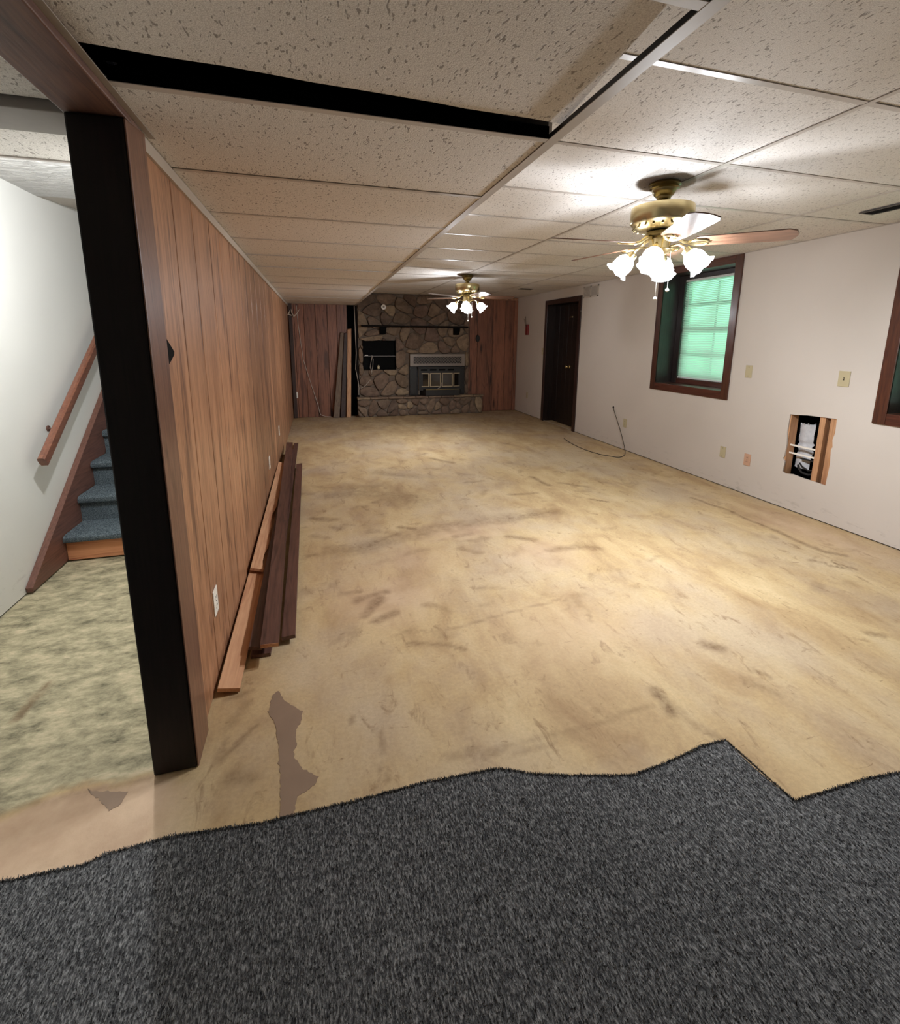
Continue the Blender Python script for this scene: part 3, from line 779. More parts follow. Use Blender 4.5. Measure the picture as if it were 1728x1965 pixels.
def cord():
    o = empty('cord', (3.5, 5.2, 0), 0, 'thin dark cord from a hole in the right wall lying on the floor', 'cord')
    P = [(XR-.004, 5.636, .545), (XR-.02, 5.60, .52), (XR-.03, 5.50, .40), (XR-.04, 5.38, .25), (XR-.06, 5.28, .13), (XR-.09, 5.20, .06), (XR-.17, 5.08, .012), (3.668, 4.992, .0055), (3.58, 5.06, .0055), (3.502, 5.204, .0055), (3.46, 5.42, .0055), (3.458, 5.647, .0055), (3.49, 5.95, .0055), (3.544, 6.196, .0055)]
    c = []
    for i in range(len(P)-1):                       # Catmull-Rom
        p0, p1, p2, p3 = [Vector(P[max(0, min(len(P)-1, i+k))]) for k in (-1, 0, 1, 2)]
        for t in (0, .25, .5, .75):
            c.append(.5*((2*p1)+(p2-p0)*t+(2*p0-5*p1+4*p2-p3)*t*t+(3*p1-p0-3*p2+p3)*t**3))
    c.append(Vector(P[-1]))
    MB_ = MB(); MB_.M = Matrix.Translation((-3.5, -5.2, 0)); MB_.tube(c, .0045, 7); MB_.build('wire', M['cable_k'], o, smooth=True)
    m = MB(); m.M = Matrix.Translation((-3.5, -5.2, 0)) @ Matrix.Translation((XR-.003, 5.636, .547)) @ Matrix.Rotation(-PI/2, 4, 'Y'); m.lathe([(.018, 0), (.018, .002)], 16); m.build('wall_hole', M['black'], o)
cord()

# ------------------------------------------------------------------ shell: far wall, back wall, stair wall, outer roof
def shell():
    o = MB().box(-.62, XR+.4, YF+.012, YF+.2, -.1, 2.7).build('wall_far', M['void'])
    tag(o, 'far wall behind the fireplace and dark panelling', 'wall', kind='structure')
    # dark planks on either side of the stone
    r = random.Random(3)
    def planks(x0, x1, widths, top):
        x = x0
        for w_ in widths:
            w_ = min(w_, x1-x)
            if w_ <= .01: break
            MB().box(x+.003, x+w_-.003, YF-.004, YF+.012, .004, top).build('plank', M['panel_far'], o, bevel=.003)
            x += w_
    planks(-.483, .56, [.10, .17, .20, .21, .17, .19], HS+.1)
    planks(2.93, XR-.03, [.19, .33, .27, .25, .3], H)
    MB().box(-.483, .72, YF+.008, YF+.0119, 0, HS+.1).build('backing', M['void'], o)
    t = MB().box(-.47, -.41, YF-.05, YF-.006, 0.002, HS+.02).build('trim_1', M['stain_z'], bevel=.004)
    tag(t, 'dark corner trim at the far end of the panelled wall', 'trim', kind='structure')
    t = MB().box(XR-.075, XR-.002, YF-.04, YF-.006, 0.002, H-.06).build('trim_2', M['panel_far'], bevel=.004)
    tag(t, 'wood corner trim in the far right corner', 'trim', kind='structure')
    t = MB().box(2.93, XR-.002, YF-.035, YF-.006, H-.058, H-.006).build('trim_3', M['panel'], bevel=.004)
    tag(t, 'lighter wood crown strip above the right dark panelling', 'trim', kind='structure')
    t = MB().box(.70, .745, YF-.03, YF-.006, .0, HS+.02).build('trim_4', M['mantel'], bevel=.004)
    tag(t, 'thin dark trim down the left edge of the stonework', 'trim', kind='structure')
    b = MB().box(XW-.06, XR+.4, YB-.1, YB, -.1, 2.7).build('wall_back', M['wall']); tag(b, 'painted wall behind the camera', 'wall', kind='structure')
    # white stair wall
    b = MB().box(XW-.1, XW, YB, 8.5, .008, 4.6).build('wall_stair', M['wall_white']); tag(b, 'bright white painted wall beside the stairs', 'wall', kind='structure')
    quick_box('sill_plate', M['black'], b, XW-.1, XW-.005, YB, 3.05, 0, .0075)  # black again, gap shade put into the colour
    b = MB().box(XW-.1, -.62, 8.5, 8.6, -.1, 4.6).build('wall_stair_end', M['wall_white']); tag(b, 'white wall at the top of the stairs', 'wall', kind='structure')
shell()

# ------------------------------------------------------------------ partition with pine planks, post and beam
def partition():
    o = MB().box(-.618, XL-.012, 1.7225, YF+.01, 0, HS+.012).build('wall_left', M['wall_white'])
    tag(o, 'pine plank panelled partition wall between room and stairs', 'wall', kind='structure')
    MB().box(XL-.0119, XL-.010, 1.74, YF, 0, HS+.01).build('backing', M['void'], o)
    MB().box(-.618, XL-.012, 3.7, 8.5, HS+.012, 4.6).build('upper_wall', M['wall_white'], o)
    MB().box(-.50, -.49, 1.66, YF, HS+.0125, 2.61).build('void_lining', M['void'], o)  # black sheet added so the space above the tiles stays dark
    ys = [1.722, 2.02, 2.31, 2.64, 2.90, 3.20, 3.56, 3.78, 4.08]
    r = random.Random(11)
    while ys[-1] < YF-.3: ys.append(ys[-1]+r.choice([.17, .22, .27, .32]))
    ys[-1] = YF-.008
    for a, c in zip(ys[:-1], ys[1:]):
        MB().box(XL-.010, XL, a+.0045, c-.0045, .006, HS-.004).build('plank', M['panel'], o, bevel=.003)
    # nicks
    k = MB(); k.M = Matrix.Translation((XL, 1.785, 1.43)); k.prism([(-.05, -.045), (-.05, .05), (.025, .0), (.02, -.012)], lambda u, v: (.0005, u, v), lambda u, v: (.012, u, v*.9)); k.build('knot_hole', M['black'], o)
    t = MB().box(XL+.0005, XL+.010, 1.736, YF-.05, HS-.042, HS-.002).build('trim_5', plain('angle_paint', 'b3a596', .5)); tag(t, 'thin pale angle trim along the top of the pine panelling', 'trim', kind='structure')
    t = MB().prism([(-.600, 1.613), (-.4705, 1.613), (-.4705, 1.5625), (-.466, 1.5625), (-.466, 1.722), (-.600, 1.722)], lambda u, v: (u, v, .003), lambda u, v: (u, v, HS-.0012 if v > 1.57 else HS-.0225)).build('trim_6', wood('post_side_trim', '43291f', '684635', '7d5845', 'z', .4, .15, vary=.05), bevel=.004); tag(t, 'brown edge trim between dark post and pine planks', 'trim', kind='structure')  # front lip gives the post's side its lit brown as colour
    p = MB().box(-.606, -.4715, 1.561, 1.612, .002, HS-.022).build('post', M['post'], bevel=.006)
    tag(p, 'tall stained wooden post at the partition end, painted near-black for its shaded front', 'post')
    bm_ = MB().box(-.614, -.466, YB+.01, 1.612, HS-.020, HS+.03).build('ceiling_beam', M['beam'], bevel=.004)
    tag(bm_, 'brown stained beam running overhead to the dark post', 'beam')
    t = MB().box(-.4655, -.448, YB+.01, 1.76, HS-.0016, HS+.0008).build('trim_7', plain('angle_paint_b', '9c9184', .5)); tag(t, 'pale angle trim along the right side of the overhead beam', 'trim', kind='structure')
partition()
for nm, y, z, mt, lab in (('outlet', 2.07, .345, 'plate_w', 'white outlet on pine panelling nearest the dark post'), ('outlet', 4.53, .33, 'plate_w', 'white outlet halfway along the pine panelling'), ('outlet', 5.75, .40, 'plate_w', 'small white outlet farthest along the pine panelling')):
    plate(XL, y, z, 1, .072, .116, mt, 'outlet', nm, lab, 'outlet')

# ------------------------------------------------------------------ ceilings
def ceilings():
    roof = MB().box(XW-.1, XR+.4, YB-.1, 3.72, 2.62, 2.7).box(-.62, XR+.4, 3.72, YF+.3, 2.62, 2.7).build('ceiling', M['void'])
    tag(roof, 'white speckled drop ceiling with a lowered part on the left', 'ceiling', kind='structure')
    y0 = 1.366
    rows = [y0+T*k for k in range(-7, 14)]
    rows = [YB+.02]+[y for y in rows if YB+.05 < y < YF-.05]+[YF+.0]
    xs = [SX+.012, 1.902, 3.121, XR-.004]
    r = random.Random(9)
    for a, c in zip(rows[:-1], rows[1:]):
        for p, q in zip(xs[:-1], xs[1:]):
            dz = r.uniform(0, .002)
            MB().box(p+.003, q-.003, a+.003, c-.003, H+.001+dz, H+.017).build('tile', M['tile'], roof)
    for a in rows[1:-1]:
        for p, q in zip(xs[:-1], xs[1:]):
            MB().box(p+.013, q-.013, a-.012, a+.012, H-.0012, H+.0006).build('grid_bar', M['bar'], roof)
    for x in xs[1:-1]:
        MB().box(x-.012, x+.012, YB+.02, YF, H-.0022, H+.0004).build('grid_bar', M['bar'], roof)
    MB().box(XR-.022, XR-.001, YB+.02, YF, H-.002, H).build('grid_bar', M['bar'], roof)
    # lowered ceiling
    ys = 1.427
    rows = [ys+T*k for k in range(-6, 13)]
    rows = [YB+.02]+[y for y in rows if YB+.05 < y < YF-.05]+[YF]
    for a, c in zip(rows[:-1], rows[1:]):
        if abs(c-ys) < .01: continue                      # the displaced tile's bay
        sag = r.uniform(0, .003)
        MB().box(XL+.001 if a > 1.4 else -.468, SX-.02, a+.003, c-.003, HS+.001+sag, HS+.017).build('tile', M['tile'], roof)
    for a in rows[1:-1]:
        MB().box(XL+.012 if a > 1.5 else -.45, SX-.022, a-.012, a+.012, HS-.0012, HS+.0006).build('grid_bar', M['bar'], roof)
    MB().box(-.45, SX-.022, ys-.0125, ys+.002, HS+.0008, HS+.035).build('grid_bar', M['void'], roof)  # upright of the bar in void black, its shade put into the colour
    # edge angle: flange + upright web
    MB().box(SX-.021, SX+.012, YB+.02, YF, HS-.0016, HS+.0004).build('edge_angle', M['bar'], roof)
    MB().box(SX-.021, SX-.018, YB+.02, YF, HS+.0005, HS+.014).build('edge_web', M['iron'], roof)  # web drawn dark, shade of its inner face in the colour
    MB().box(SX-.002, SX+.0105, 1.46, YF, HS+.001, H+.02).build('fascia', M['bar'], roof)  # unseen upright board, added white to bounce the room light
    # dropped, twisted tile
    m = MB(); c = [(-.478, 1.305), (.715, 1.362), (.658, .86), (-.49, .80)]
    zz = [HS+.021, HS+.021, HS+.021, HS+.021]
    n = 12; vs = []; fs = []
    for k in range(n+1):
        t = k/n; ed = r.uniform(-.004, .004) if 0 < k < n else 0
        A = [c[0][i]+(c[1][i]-c[0][i])*t for i in (0, 1)]; Bq = [c[3][i]+(c[2][i]-c[3][i])*t for i in (0, 1)]
        za = zz[0]+(zz[1]-zz[0])*t; zb = zz[3]+(zz[2]-zz[3])*t
        vs += [(A[0], A[1]+ed, za), (Bq[0], Bq[1], zb), (A[0], A[1]+ed, za+.016), (Bq[0], Bq[1], zb+.016)]
    for k in range(n):
        a = 4*k; b2 = 4*(k+1)
        fs += [(a, a+1, b2+1, b2), (a+2, b2+2, b2+3, a+3), (a, b2, b2+2, a+2), (a+1, a+3, b2+3, b2+1)]
    fs += [(0, 2, 3, 1), (4*n, 4*n+1, 4*n+3, 4*n+2)]
    m.add(vs, fs).build('tile', M['tile'], roof)
    # left-hand ceiling over the stair foot
    lc = MB().box(XW, -.622, YB, 2.14, 2.30, 2.36).build('ceiling_left', M['void'])
    tag(lc, 'low speckled tile ceiling left of the overhead beam', 'ceiling', kind='structure')
    for a, c in ((YB+.02, -.9), (-.9, -.29), (-.29, .32), (.32, .93), (.93, 1.62)):
        MB().box(XW+.004, -.626, a+.003, c-.003, 2.095, 2.111).build('tile', M['tile'], lc)
    MB().box(XW+.004, -.626, 1.812, 2.125, 2.095, 2.111).build('tile', M['tile'], lc)
    MB().box(XW, -.622, 2.126, 2.14, 2.090, 2.36).build('fascia', M['bar'], lc)
    hd = MB().box(XW, -.622, 1.63, 1.80, 2.070, 2.22).build('trim_8', M['greybeam'], bevel=.004)
    tag(hd, 'grey painted header crossing from the post to the stair wall', 'trim', kind='structure')
    pc = MB().box(XW, -.622, 2.14, 3.82, HL, HL+.08).build('ceiling_stair', M['plaster'])
    tag(pc, 'white textured plaster ceiling at the foot of the stairs', 'ceiling', kind='structure')
    MB().add([(XW, 3.82, HL), (-.622, 3.82, HL), (-.622, 4.45, HL+.06), (XW, 4.45, HL+.06), (-.622, 8.5, 4.6), (XW, 8.5, 4.6)], [(0, 1, 2, 3), (3, 2, 4, 5)]).build('slope', M['wall'], pc)
ceilings()

def register(name, x, y, lx, ly, label, mat='ventdark'):
    o = empty(name, (x, y, H), 0, label, 'vent')
    b = MB(); e = .014
    b.box(-lx/2, lx/2, -ly/2, -ly/2+e, -.009, -.0025); b.box(-lx/2, lx/2, ly/2-e, ly/2, -.009, -.0025)
    b.box(-lx/2, -lx/2+e, -ly/2+e, ly/2-e, -.009, -.0025); b.box(lx/2-e, lx/2, -ly/2+e, ly/2-e, -.009, -.0025)
    b.build('frame', M[mat], o)
    MB().box(-lx/2+e, lx/2-e, -ly/2+e, ly/2-e, -.004, -.0026).build('backing', M['void'], o)
    b = MB(); k = -lx/2+e+.008
    while k < lx/2-e:
        b.add([(k, -ly/2+e, -.009), (k, ly/2-e, -.009), (k+.007, ly/2-e, -.004), (k+.007, -ly/2+e, -.004)], [(0, 1, 2, 3)]); k += .013
    s = b.build('louvres', M[mat], o); s['kind'] = 'stuff'
register('ceiling_vent', 3.475, 2.20, .12, .40, 'dark ceiling register at the right edge near the window')
register('ceiling_vent', 3.38, 7.42, .22, .12, 'small dark ceiling register near the far doorway')

# ------------------------------------------------------------------ stairs
def stairs():
    o = empty('staircase', (-1.15, 3.44, 0), 0, 'blue-grey carpeted stairs rising behind the dark post', 'staircase')
    ox, oy = -1.15, 3.44
    x0, x1 = XW+.035, -.625
    rise, run = .186, .255
    for k in range(13):
        y = 3.45+run*k; z = rise*(k+1)
        if k == 0:
            b = MB(); b.M = Matrix.Translation((-ox, -oy, 0)); b.box(x0, x1, y+.01, y+.028, .012, z-.03); b.build('riser', M['riser'], o, bevel=.002)
        else:
            b = MB(); b.M = Matrix.Translation((-ox, -oy, 0)); b.box(x0, x1, y+.006, y+.028, z-rise+.0, z-.022); b.build('riser', M['stair_carpet'], o)
        b = MB(); b.M = Matrix.Translation((-ox, -oy, 0))
        P = [(y+.03, z-.045), (y-.005, z-.045), (y-.022, z-.038), (y-.028, z-.022), (y-.024, z-.006), (y-.010, z+.004), (y+.01, z+.008), (y+run+.006, z+.008), (y+run+.006, z-.045)]
        b.prism(P, lambda u, v: (x0+.002, u, v), lambda u, v: (x1, u, v)); b.build('tread', M['stair_carpet'], o, smooth=True)
    b = MB(); b.M = Matrix.Translation((-ox, -oy, 0))
    P = [(3.05, .012), (3.05, .03), (3.05+4.4, .03+3.35), (3.05+4.4, 3.0), (3.47, .012)]
    b.prism(P, lambda u, v: (XW+.003, u, v), lambda u, v: (XW+.033, u, v)); b.build('stringer', M['stringer'], o, bevel=.002)
    b = MB(); b.M = Matrix.Translation((-ox, -oy, 0))
    b.prism([(3.048, .03), (3.048+4.4, .03+3.35), (3.048+4.4, .05+3.37), (3.046, .042)], lambda u, v: (XW+.003, u, v), lambda u, v: (XW+.040, u, v)); b.build('stringer_cap', M['stringer'], o)
    # handrail
    h = empty('handrail', (XW, 3.25, .74), 0, 'reddish brown wooden handrail on the white stair wall', 'handrail')
    a = Vector((0, 0, 0)); d = Vector((0, 1.0, .745)); L = 2.6
    ang = math.atan2(.745, 1.0)
    b = MB(); b.M = Matrix.Translation((.085, 0, 0)) @ Matrix.Rotation(ang, 4, 'X')
    prof = [(-.017, -.032), (.017, -.032), (.021, -.012), (.020, .024), (.011, .034), (-.011, .034), (-.020, .024), (-.021, -.012)]
    b.prism(prof, lambda u, v: (u, .0, v), lambda u, v: (u, L, v)); b.build('rail', M['rail'], h, smooth=True)
    for t in (.36, 1.6):
        y, z = t*math.cos(ang), t*math.sin(ang)
        b = MB(); b.tube([(.002, y, z-.06), (.05, y, z-.07), (.085, y, z-.035)], .007, 7)
        b.M = Matrix.Translation((.0, y, z-.06)) @ Matrix.Rotation(PI/2, 4, 'Y'); b.lathe([(.02, 0), (.02, .006)], 12)
        b.build('bracket', M['stringer'], h, smooth=True)
stairs()

# stair ceiling lamp (just behind the post)
def stair_lamp():
    x, y = -.86, 2.46
    o = empty('ceiling_lamp', (x, y, HL), 0, 'round white ceiling lamp hidden behind the top of the dark post', 'ceiling lamp')
    MB().lathe([(.075, 0), (.085, -.008), (.085, -.03), (.07, -.034)], 24).build('base', M['plate_w'], o, smooth=True)
    MB().lathe([(.07, -.034), (.082, -.06), (.075, -.09), (.05, -.115), (.012, -.125)], 24).build('dome', shade_mat('lamp_dome', .6, 2.0, (.95, .97, 1)), o, smooth=True)
    ld = bpy.data.lights.new('stair_light', 'POINT'); ld.energy = STAIR_W; ld.color = (.96, 1.0, 1.04); ld.shadow_soft_size = .03
    l = bpy.data.objects.new('stair_light', ld); l.location = (0, 0, -.09); link(l, o)
stair_lamp()

# ------------------------------------------------------------------ loose boards along the partition
def board(name, label, P0, P1, wd, th, mat, roll=0, group=None, chip=None):
    """board whose centre line runs P0->P1; wd across, th thick; roll about own axis"""
    a, c = Vector(P0), Vector(P1); d = c-a; L = d.length
    yaw = math.atan2(-d.x, d.y); pit = math.asin(d.z/L)
    b = MB(); n = 24; vs = []; fs = []; r = random.Random(hash(label) % 999 if False else len(label))
    for k in range(n+1):
        t = k/n; ww = wd/2
        cut = chip(t) if chip else 0
        y = t*L
        vs += [(-ww, y, -th/2), (ww-cut, y, -th/2), (ww-cut, y, th/2), (-ww, y, th/2)]
    for k in range(n):
        p, q = 4*k, 4*k+4
        for i in range(4):
            j = (i+1) % 4
            fs.append((p+i, p+j, q+j, q+i))
    fs += [(3, 2, 1, 0), tuple(4*n+i for i in range(4))]
    o = b.add(vs, fs).build(name, M[mat], None)
    o.location = a; o.rotation_euler = (Matrix.Rotation(yaw, 3, 'Z') @ Matrix.Rotation(pit, 3, 'X') @ Matrix.Rotation(roll, 3, 'Y')).to_euler()
    tag(o, label, 'board', group or 'loose boards along the panelling foot')
    return o
board('loose_board', 'light raw wood board nearest the camera leaning at the panelling foot', (-.424, 1.90, .024), (-.440, 4.2, .028), .088, .017, 'raw', .20)
board('loose_board', 'chipped light raw board resting end-up on the nearest raw board', (-.424, 2.90, .062), (-.440, 5.40, .092), .080, .017, 'raw', .30, chip=lambda t: .012+.012*math.sin(t*31)*math.sin(t*13) if .02 < t < .42 else .002)
board('loose_board', 'dark stained board wedged between raw board and the pale-ended board', (-.342, 2.115, .052), (-.380, 6.2, .056), .060, .017, 'dark_board', .20)
pale = board('loose_board', 'dark stained board with pale sawn end lying on top', (-.272, 2.055, .098), (-.408, 6.35, .115), .080, .019, 'dark_board', .06)
MB().box(-.0385, .0385, -.0022, -.0001, -.0085, .0085).build('sawn_end', M['raw'], pale)
board('loose_board', 'long dark board that reaches furthest along the panelling', (-.300, 2.35, .022), (-.345, 6.72, .024), .055, .018, 'dark_board', 0)
board('loose_board', 'dark reddish board lying outermost beside the open floor', (-.200, 2.185, .036), (-.262, 5.50, .040), .064, .019, 'dark_board', -.06)
board('loose_board', 'short brown offcut flat on the floor under the dark boards', (-.322, 2.115, .0105), (-.312, 2.46, .0105), .088, .017, 'dark_board', 0)

# ------------------------------------------------------------------ fireplace
def clip_half(poly, a, b, c):
    """keep a*x+b*y<=c"""
    out = []
    for i in range(len(poly)):
        p, q = poly[i], poly[(i+1) % len(poly)]
        dp = a*p[0]+b*p[1]-c; dq = a*q[0]+b*q[1]-c
        if dp <= 0: out.append(p)
        if dp*dq < 0:
            t = dp/(dp-dq); out.append((p[0]+(q[0]-p[0])*t, p[1]+(q[1]-p[1])*t))
    return out
def area(p): return abs(sum(p[i][0]*p[(i+1) % len(p)][1]-p[(i+1) % len(p)][0]*p[i][1] for i in range(len(p))))/2
def stones(x0, x1, z0, z1, nx, nz, seed, holes=()):
    r = random.Random(seed); S = []
    dx, dz = (x1-x0)/nx, (z1-z0)/nz
    for j in range(nz):
        for i in range(nx):
            S.append((x0+(i+.5+(.25 if j % 2 else -.25)+r.uniform(-.42, .42))*dx, z0+(j+.5+r.uniform(-.42, .42))*dz))
    r.shuffle(S); S = S[:int(len(S)*.86)]
    out = []
    for k, s in enumerate(S):
        p = [(x0, z0), (x1, z0), (x1, z1), (x0, z1)]
        for m, q in enumerate(S):
            if m == k: continue
            a, b = q[0]-s[0], q[1]-s[1]; c = a*(q[0]+s[0])/2+b*(q[1]+s[1])/2
            g = .0035*math.hypot(a, b)
            p = clip_half(p, a, b, c-g)
            if len(p) < 3: break
        if len(p) < 3: continue
        for (a0, a1, b0, b1) in holes:
            xs = [v[0] for v in p]; zs = [v[1] for v in p]
            if max(xs) > a0 and min(xs) < a1 and max(zs) > b0 and min(zs) < b1:
                c = [clip_half(p, 1, 0, a0), clip_half(p, -1, 0, -a1), clip_half(p, 0, 1, b0), clip_half(p, 0, -1, -b1)]
                c = [u for u in c if len(u) > 2]
                p = max(c, key=area) if c else []
                if len(p) < 3: break
        if len(p) < 3 or area(p) < .0008: continue
        out.append(p)
    return out
def stone_obj(poly, fn, proud, parent, r):
    # round the outline, then dome the face
    cx = sum(p[0] for p in poly)/len(poly); cz = sum(p[1] for p in poly)/len(poly)
    q = []
    n = len(poly)
    for i in range(n):
        p0, p1, p2 = poly[i-1], poly[i], poly[(i+1) % n]
        q.append((p1[0]*.72+p0[0]*.28, p1[1]*.72+p0[1]*.28)) if math.dist(p0, p1) > .03 else None
        q.append((p1[0]*.72+p2[0]*.28, p1[1]*.72+p2[1]*.28)) if math.dist(p2, p1) > .03 else None
    if len(q) < 3: q = poly
    g = .006
    def sh(p, k): return (cx+(p[0]-cx)*k, cz+(p[1]-cz)*k)
    sz = math.sqrt(area(q)); k1 = 1-g/max(sz, .02); k2 = k1*(1-.012/max(sz, .03)); 
    ring0 = [sh(p, k1) for p in q]; ring1 = [sh(p, k1) for p in q]; ring2 = [sh(p, k2) for p in q]; ring3 = [sh(p, k2*.55) for p in q]
    tilt = (r.uniform(-.1, .1), r.uniform(-.1, .1))
    m = len(q); vs = []
    for ring, d in ((ring0, 0), (ring1, proud*.75), (ring2, proud), (ring3, proud*1.25)):
        for p in ring:
            dd = d+((p[0]-cx)*tilt[0]+(p[1]-cz)*tilt[1] if d > 0 else 0)+(r.uniform(-.003, .003) if d > 0 else 0)
            vs.append(fn(p[0], p[1], dd))
    fs = []
    for a in range(3):
        for i in range(m):
            j = (i+1) % m
            fs.append((a*m+i, a*m+j, (a+1)*m+j, (a+1)*m+i))
    fs.append(tuple(3*m+i for i in range(m)))
    MB().add(vs, fs).build('stone', M['stone'], parent, smooth=True)
def fireplace():
    X0, X1, Z1 = .745, 2.93, H-.004
    HT = .375                                            # hearth height
    o = empty('stone_fireplace', (1.9, YF, 0), 0, 'fieldstone fireplace wall with raised hearth at the far end', 'fireplace')
    off = Matrix.Translation((-1.9, -YF, 0))
    r = random.Random(21)
    niche = (.835, 1.44, .895, 1.425); stove = (1.70, 2.84, .0, 1.19)
    yb = YF-.02
    # mortar backing with openings
    me = skin('mortar', M['mortar'], 0, .03, 0, X1-X0, 0.002, Z1, [rect(niche[0]-X0, niche[1]-X0, niche[2], niche[3]), rect(stove[0]+.04-X0, stove[1]-.04-X0, .36, 1.12)])
    me.parent = o; me.matrix_local = off @ Matrix(((0, 1, 0, X0), (-1, 0, 0, yb+.03), (0, 0, 1, 0), (0, 0, 0, 1)))
    fn = lambda u, v, d: (u-1.9, yb-d-YF, v)
    for p in stones(X0, X1, HT, Z1, 8, 10, 5, [niche, (stove[0], stove[1], .0, 1.185)]):
        stone_obj(p, fn, r.uniform(.035, .055), o, r)
    # hearth
    hx0, hx1, hy = .685, 3.18, 8.86
    b = MB(); b.M = off; b.box(hx0+.01, hx1-.01, hy+.03, yb-.001, .004, HT-.035); b.build('hearth_core', M['mortar'], o)
    for p in stones(hx0, hx1, .006, HT-.04, 12, 3, 14):
        stone_obj(p, lambda u, v, d: (u-1.9, hy+.03-d-YF, v), r.uniform(.022, .034), o, r)
    for p in stones(hy+.04, yb-.05, .006, HT-.04, 1, 2, 8):
        stone_obj(p, lambda u, v, d: (hx1-.01+d-1.9, u-YF, v), .02, o, r)
    x = hx0-.005
    while x < hx1-.02:
        w_ = min(r.uniform(.2, .42), hx1+.012-x)
        b = MB(); b.M = off; b.box(x+.003, x+w_-.003, hy-.015, yb-.06, HT-.034, HT+r.uniform(-.004, .003)); b.build('hearth_slab', M['stone'], o, bevel=.006)
        x += w_
    # mantel and corbels
    b = MB(); b.M = off; b.box(.80, 2.86, YF-.21, YF-.08, 1.684, 1.716); b.build('mantel', M['mantel'], o, bevel=.004)
    for cx in (1.20, 2.64):
        b = MB(); b.M = off; b.prism([(YF-.08, 1.684), (YF-.21, 1.684), (YF-.20, 1.63), (YF-.12, 1.555), (YF-.08, 1.55)], lambda u, v: (cx-.055, u, v), lambda u, v: (cx+.055, u, v)); b.build('corbel', M['black'], o, bevel=.003)
    # niche box and shelf
    b = MB(); b.M = off
    n0, n1, n2, n3 = niche
    b.box(n0-.01, n0, YF-.07, YF+.008, n2, n3); b.box(n1, n1+.01, YF-.07, YF+.008, n2, n3); b.box(n0-.01, n1+.01, YF-.07, YF+.008, n2-.01, n2); b.box(n0-.01, n1+.01, YF-.07, YF+.008, n3, n3+.01); b.box(n0, n1, YF+.004, YF+.009, n2, n3)
    b.build('niche_lining', M['black'], o)
    b = MB(); b.M = off; b.box(n0+.002, n1-.002, YF-.072, YF+.003, 1.135, 1.15); b.build('niche_shelf', M['ventdark'], o)
    return niche, stove, HT
NICHE, STOVE, HT = fireplace()

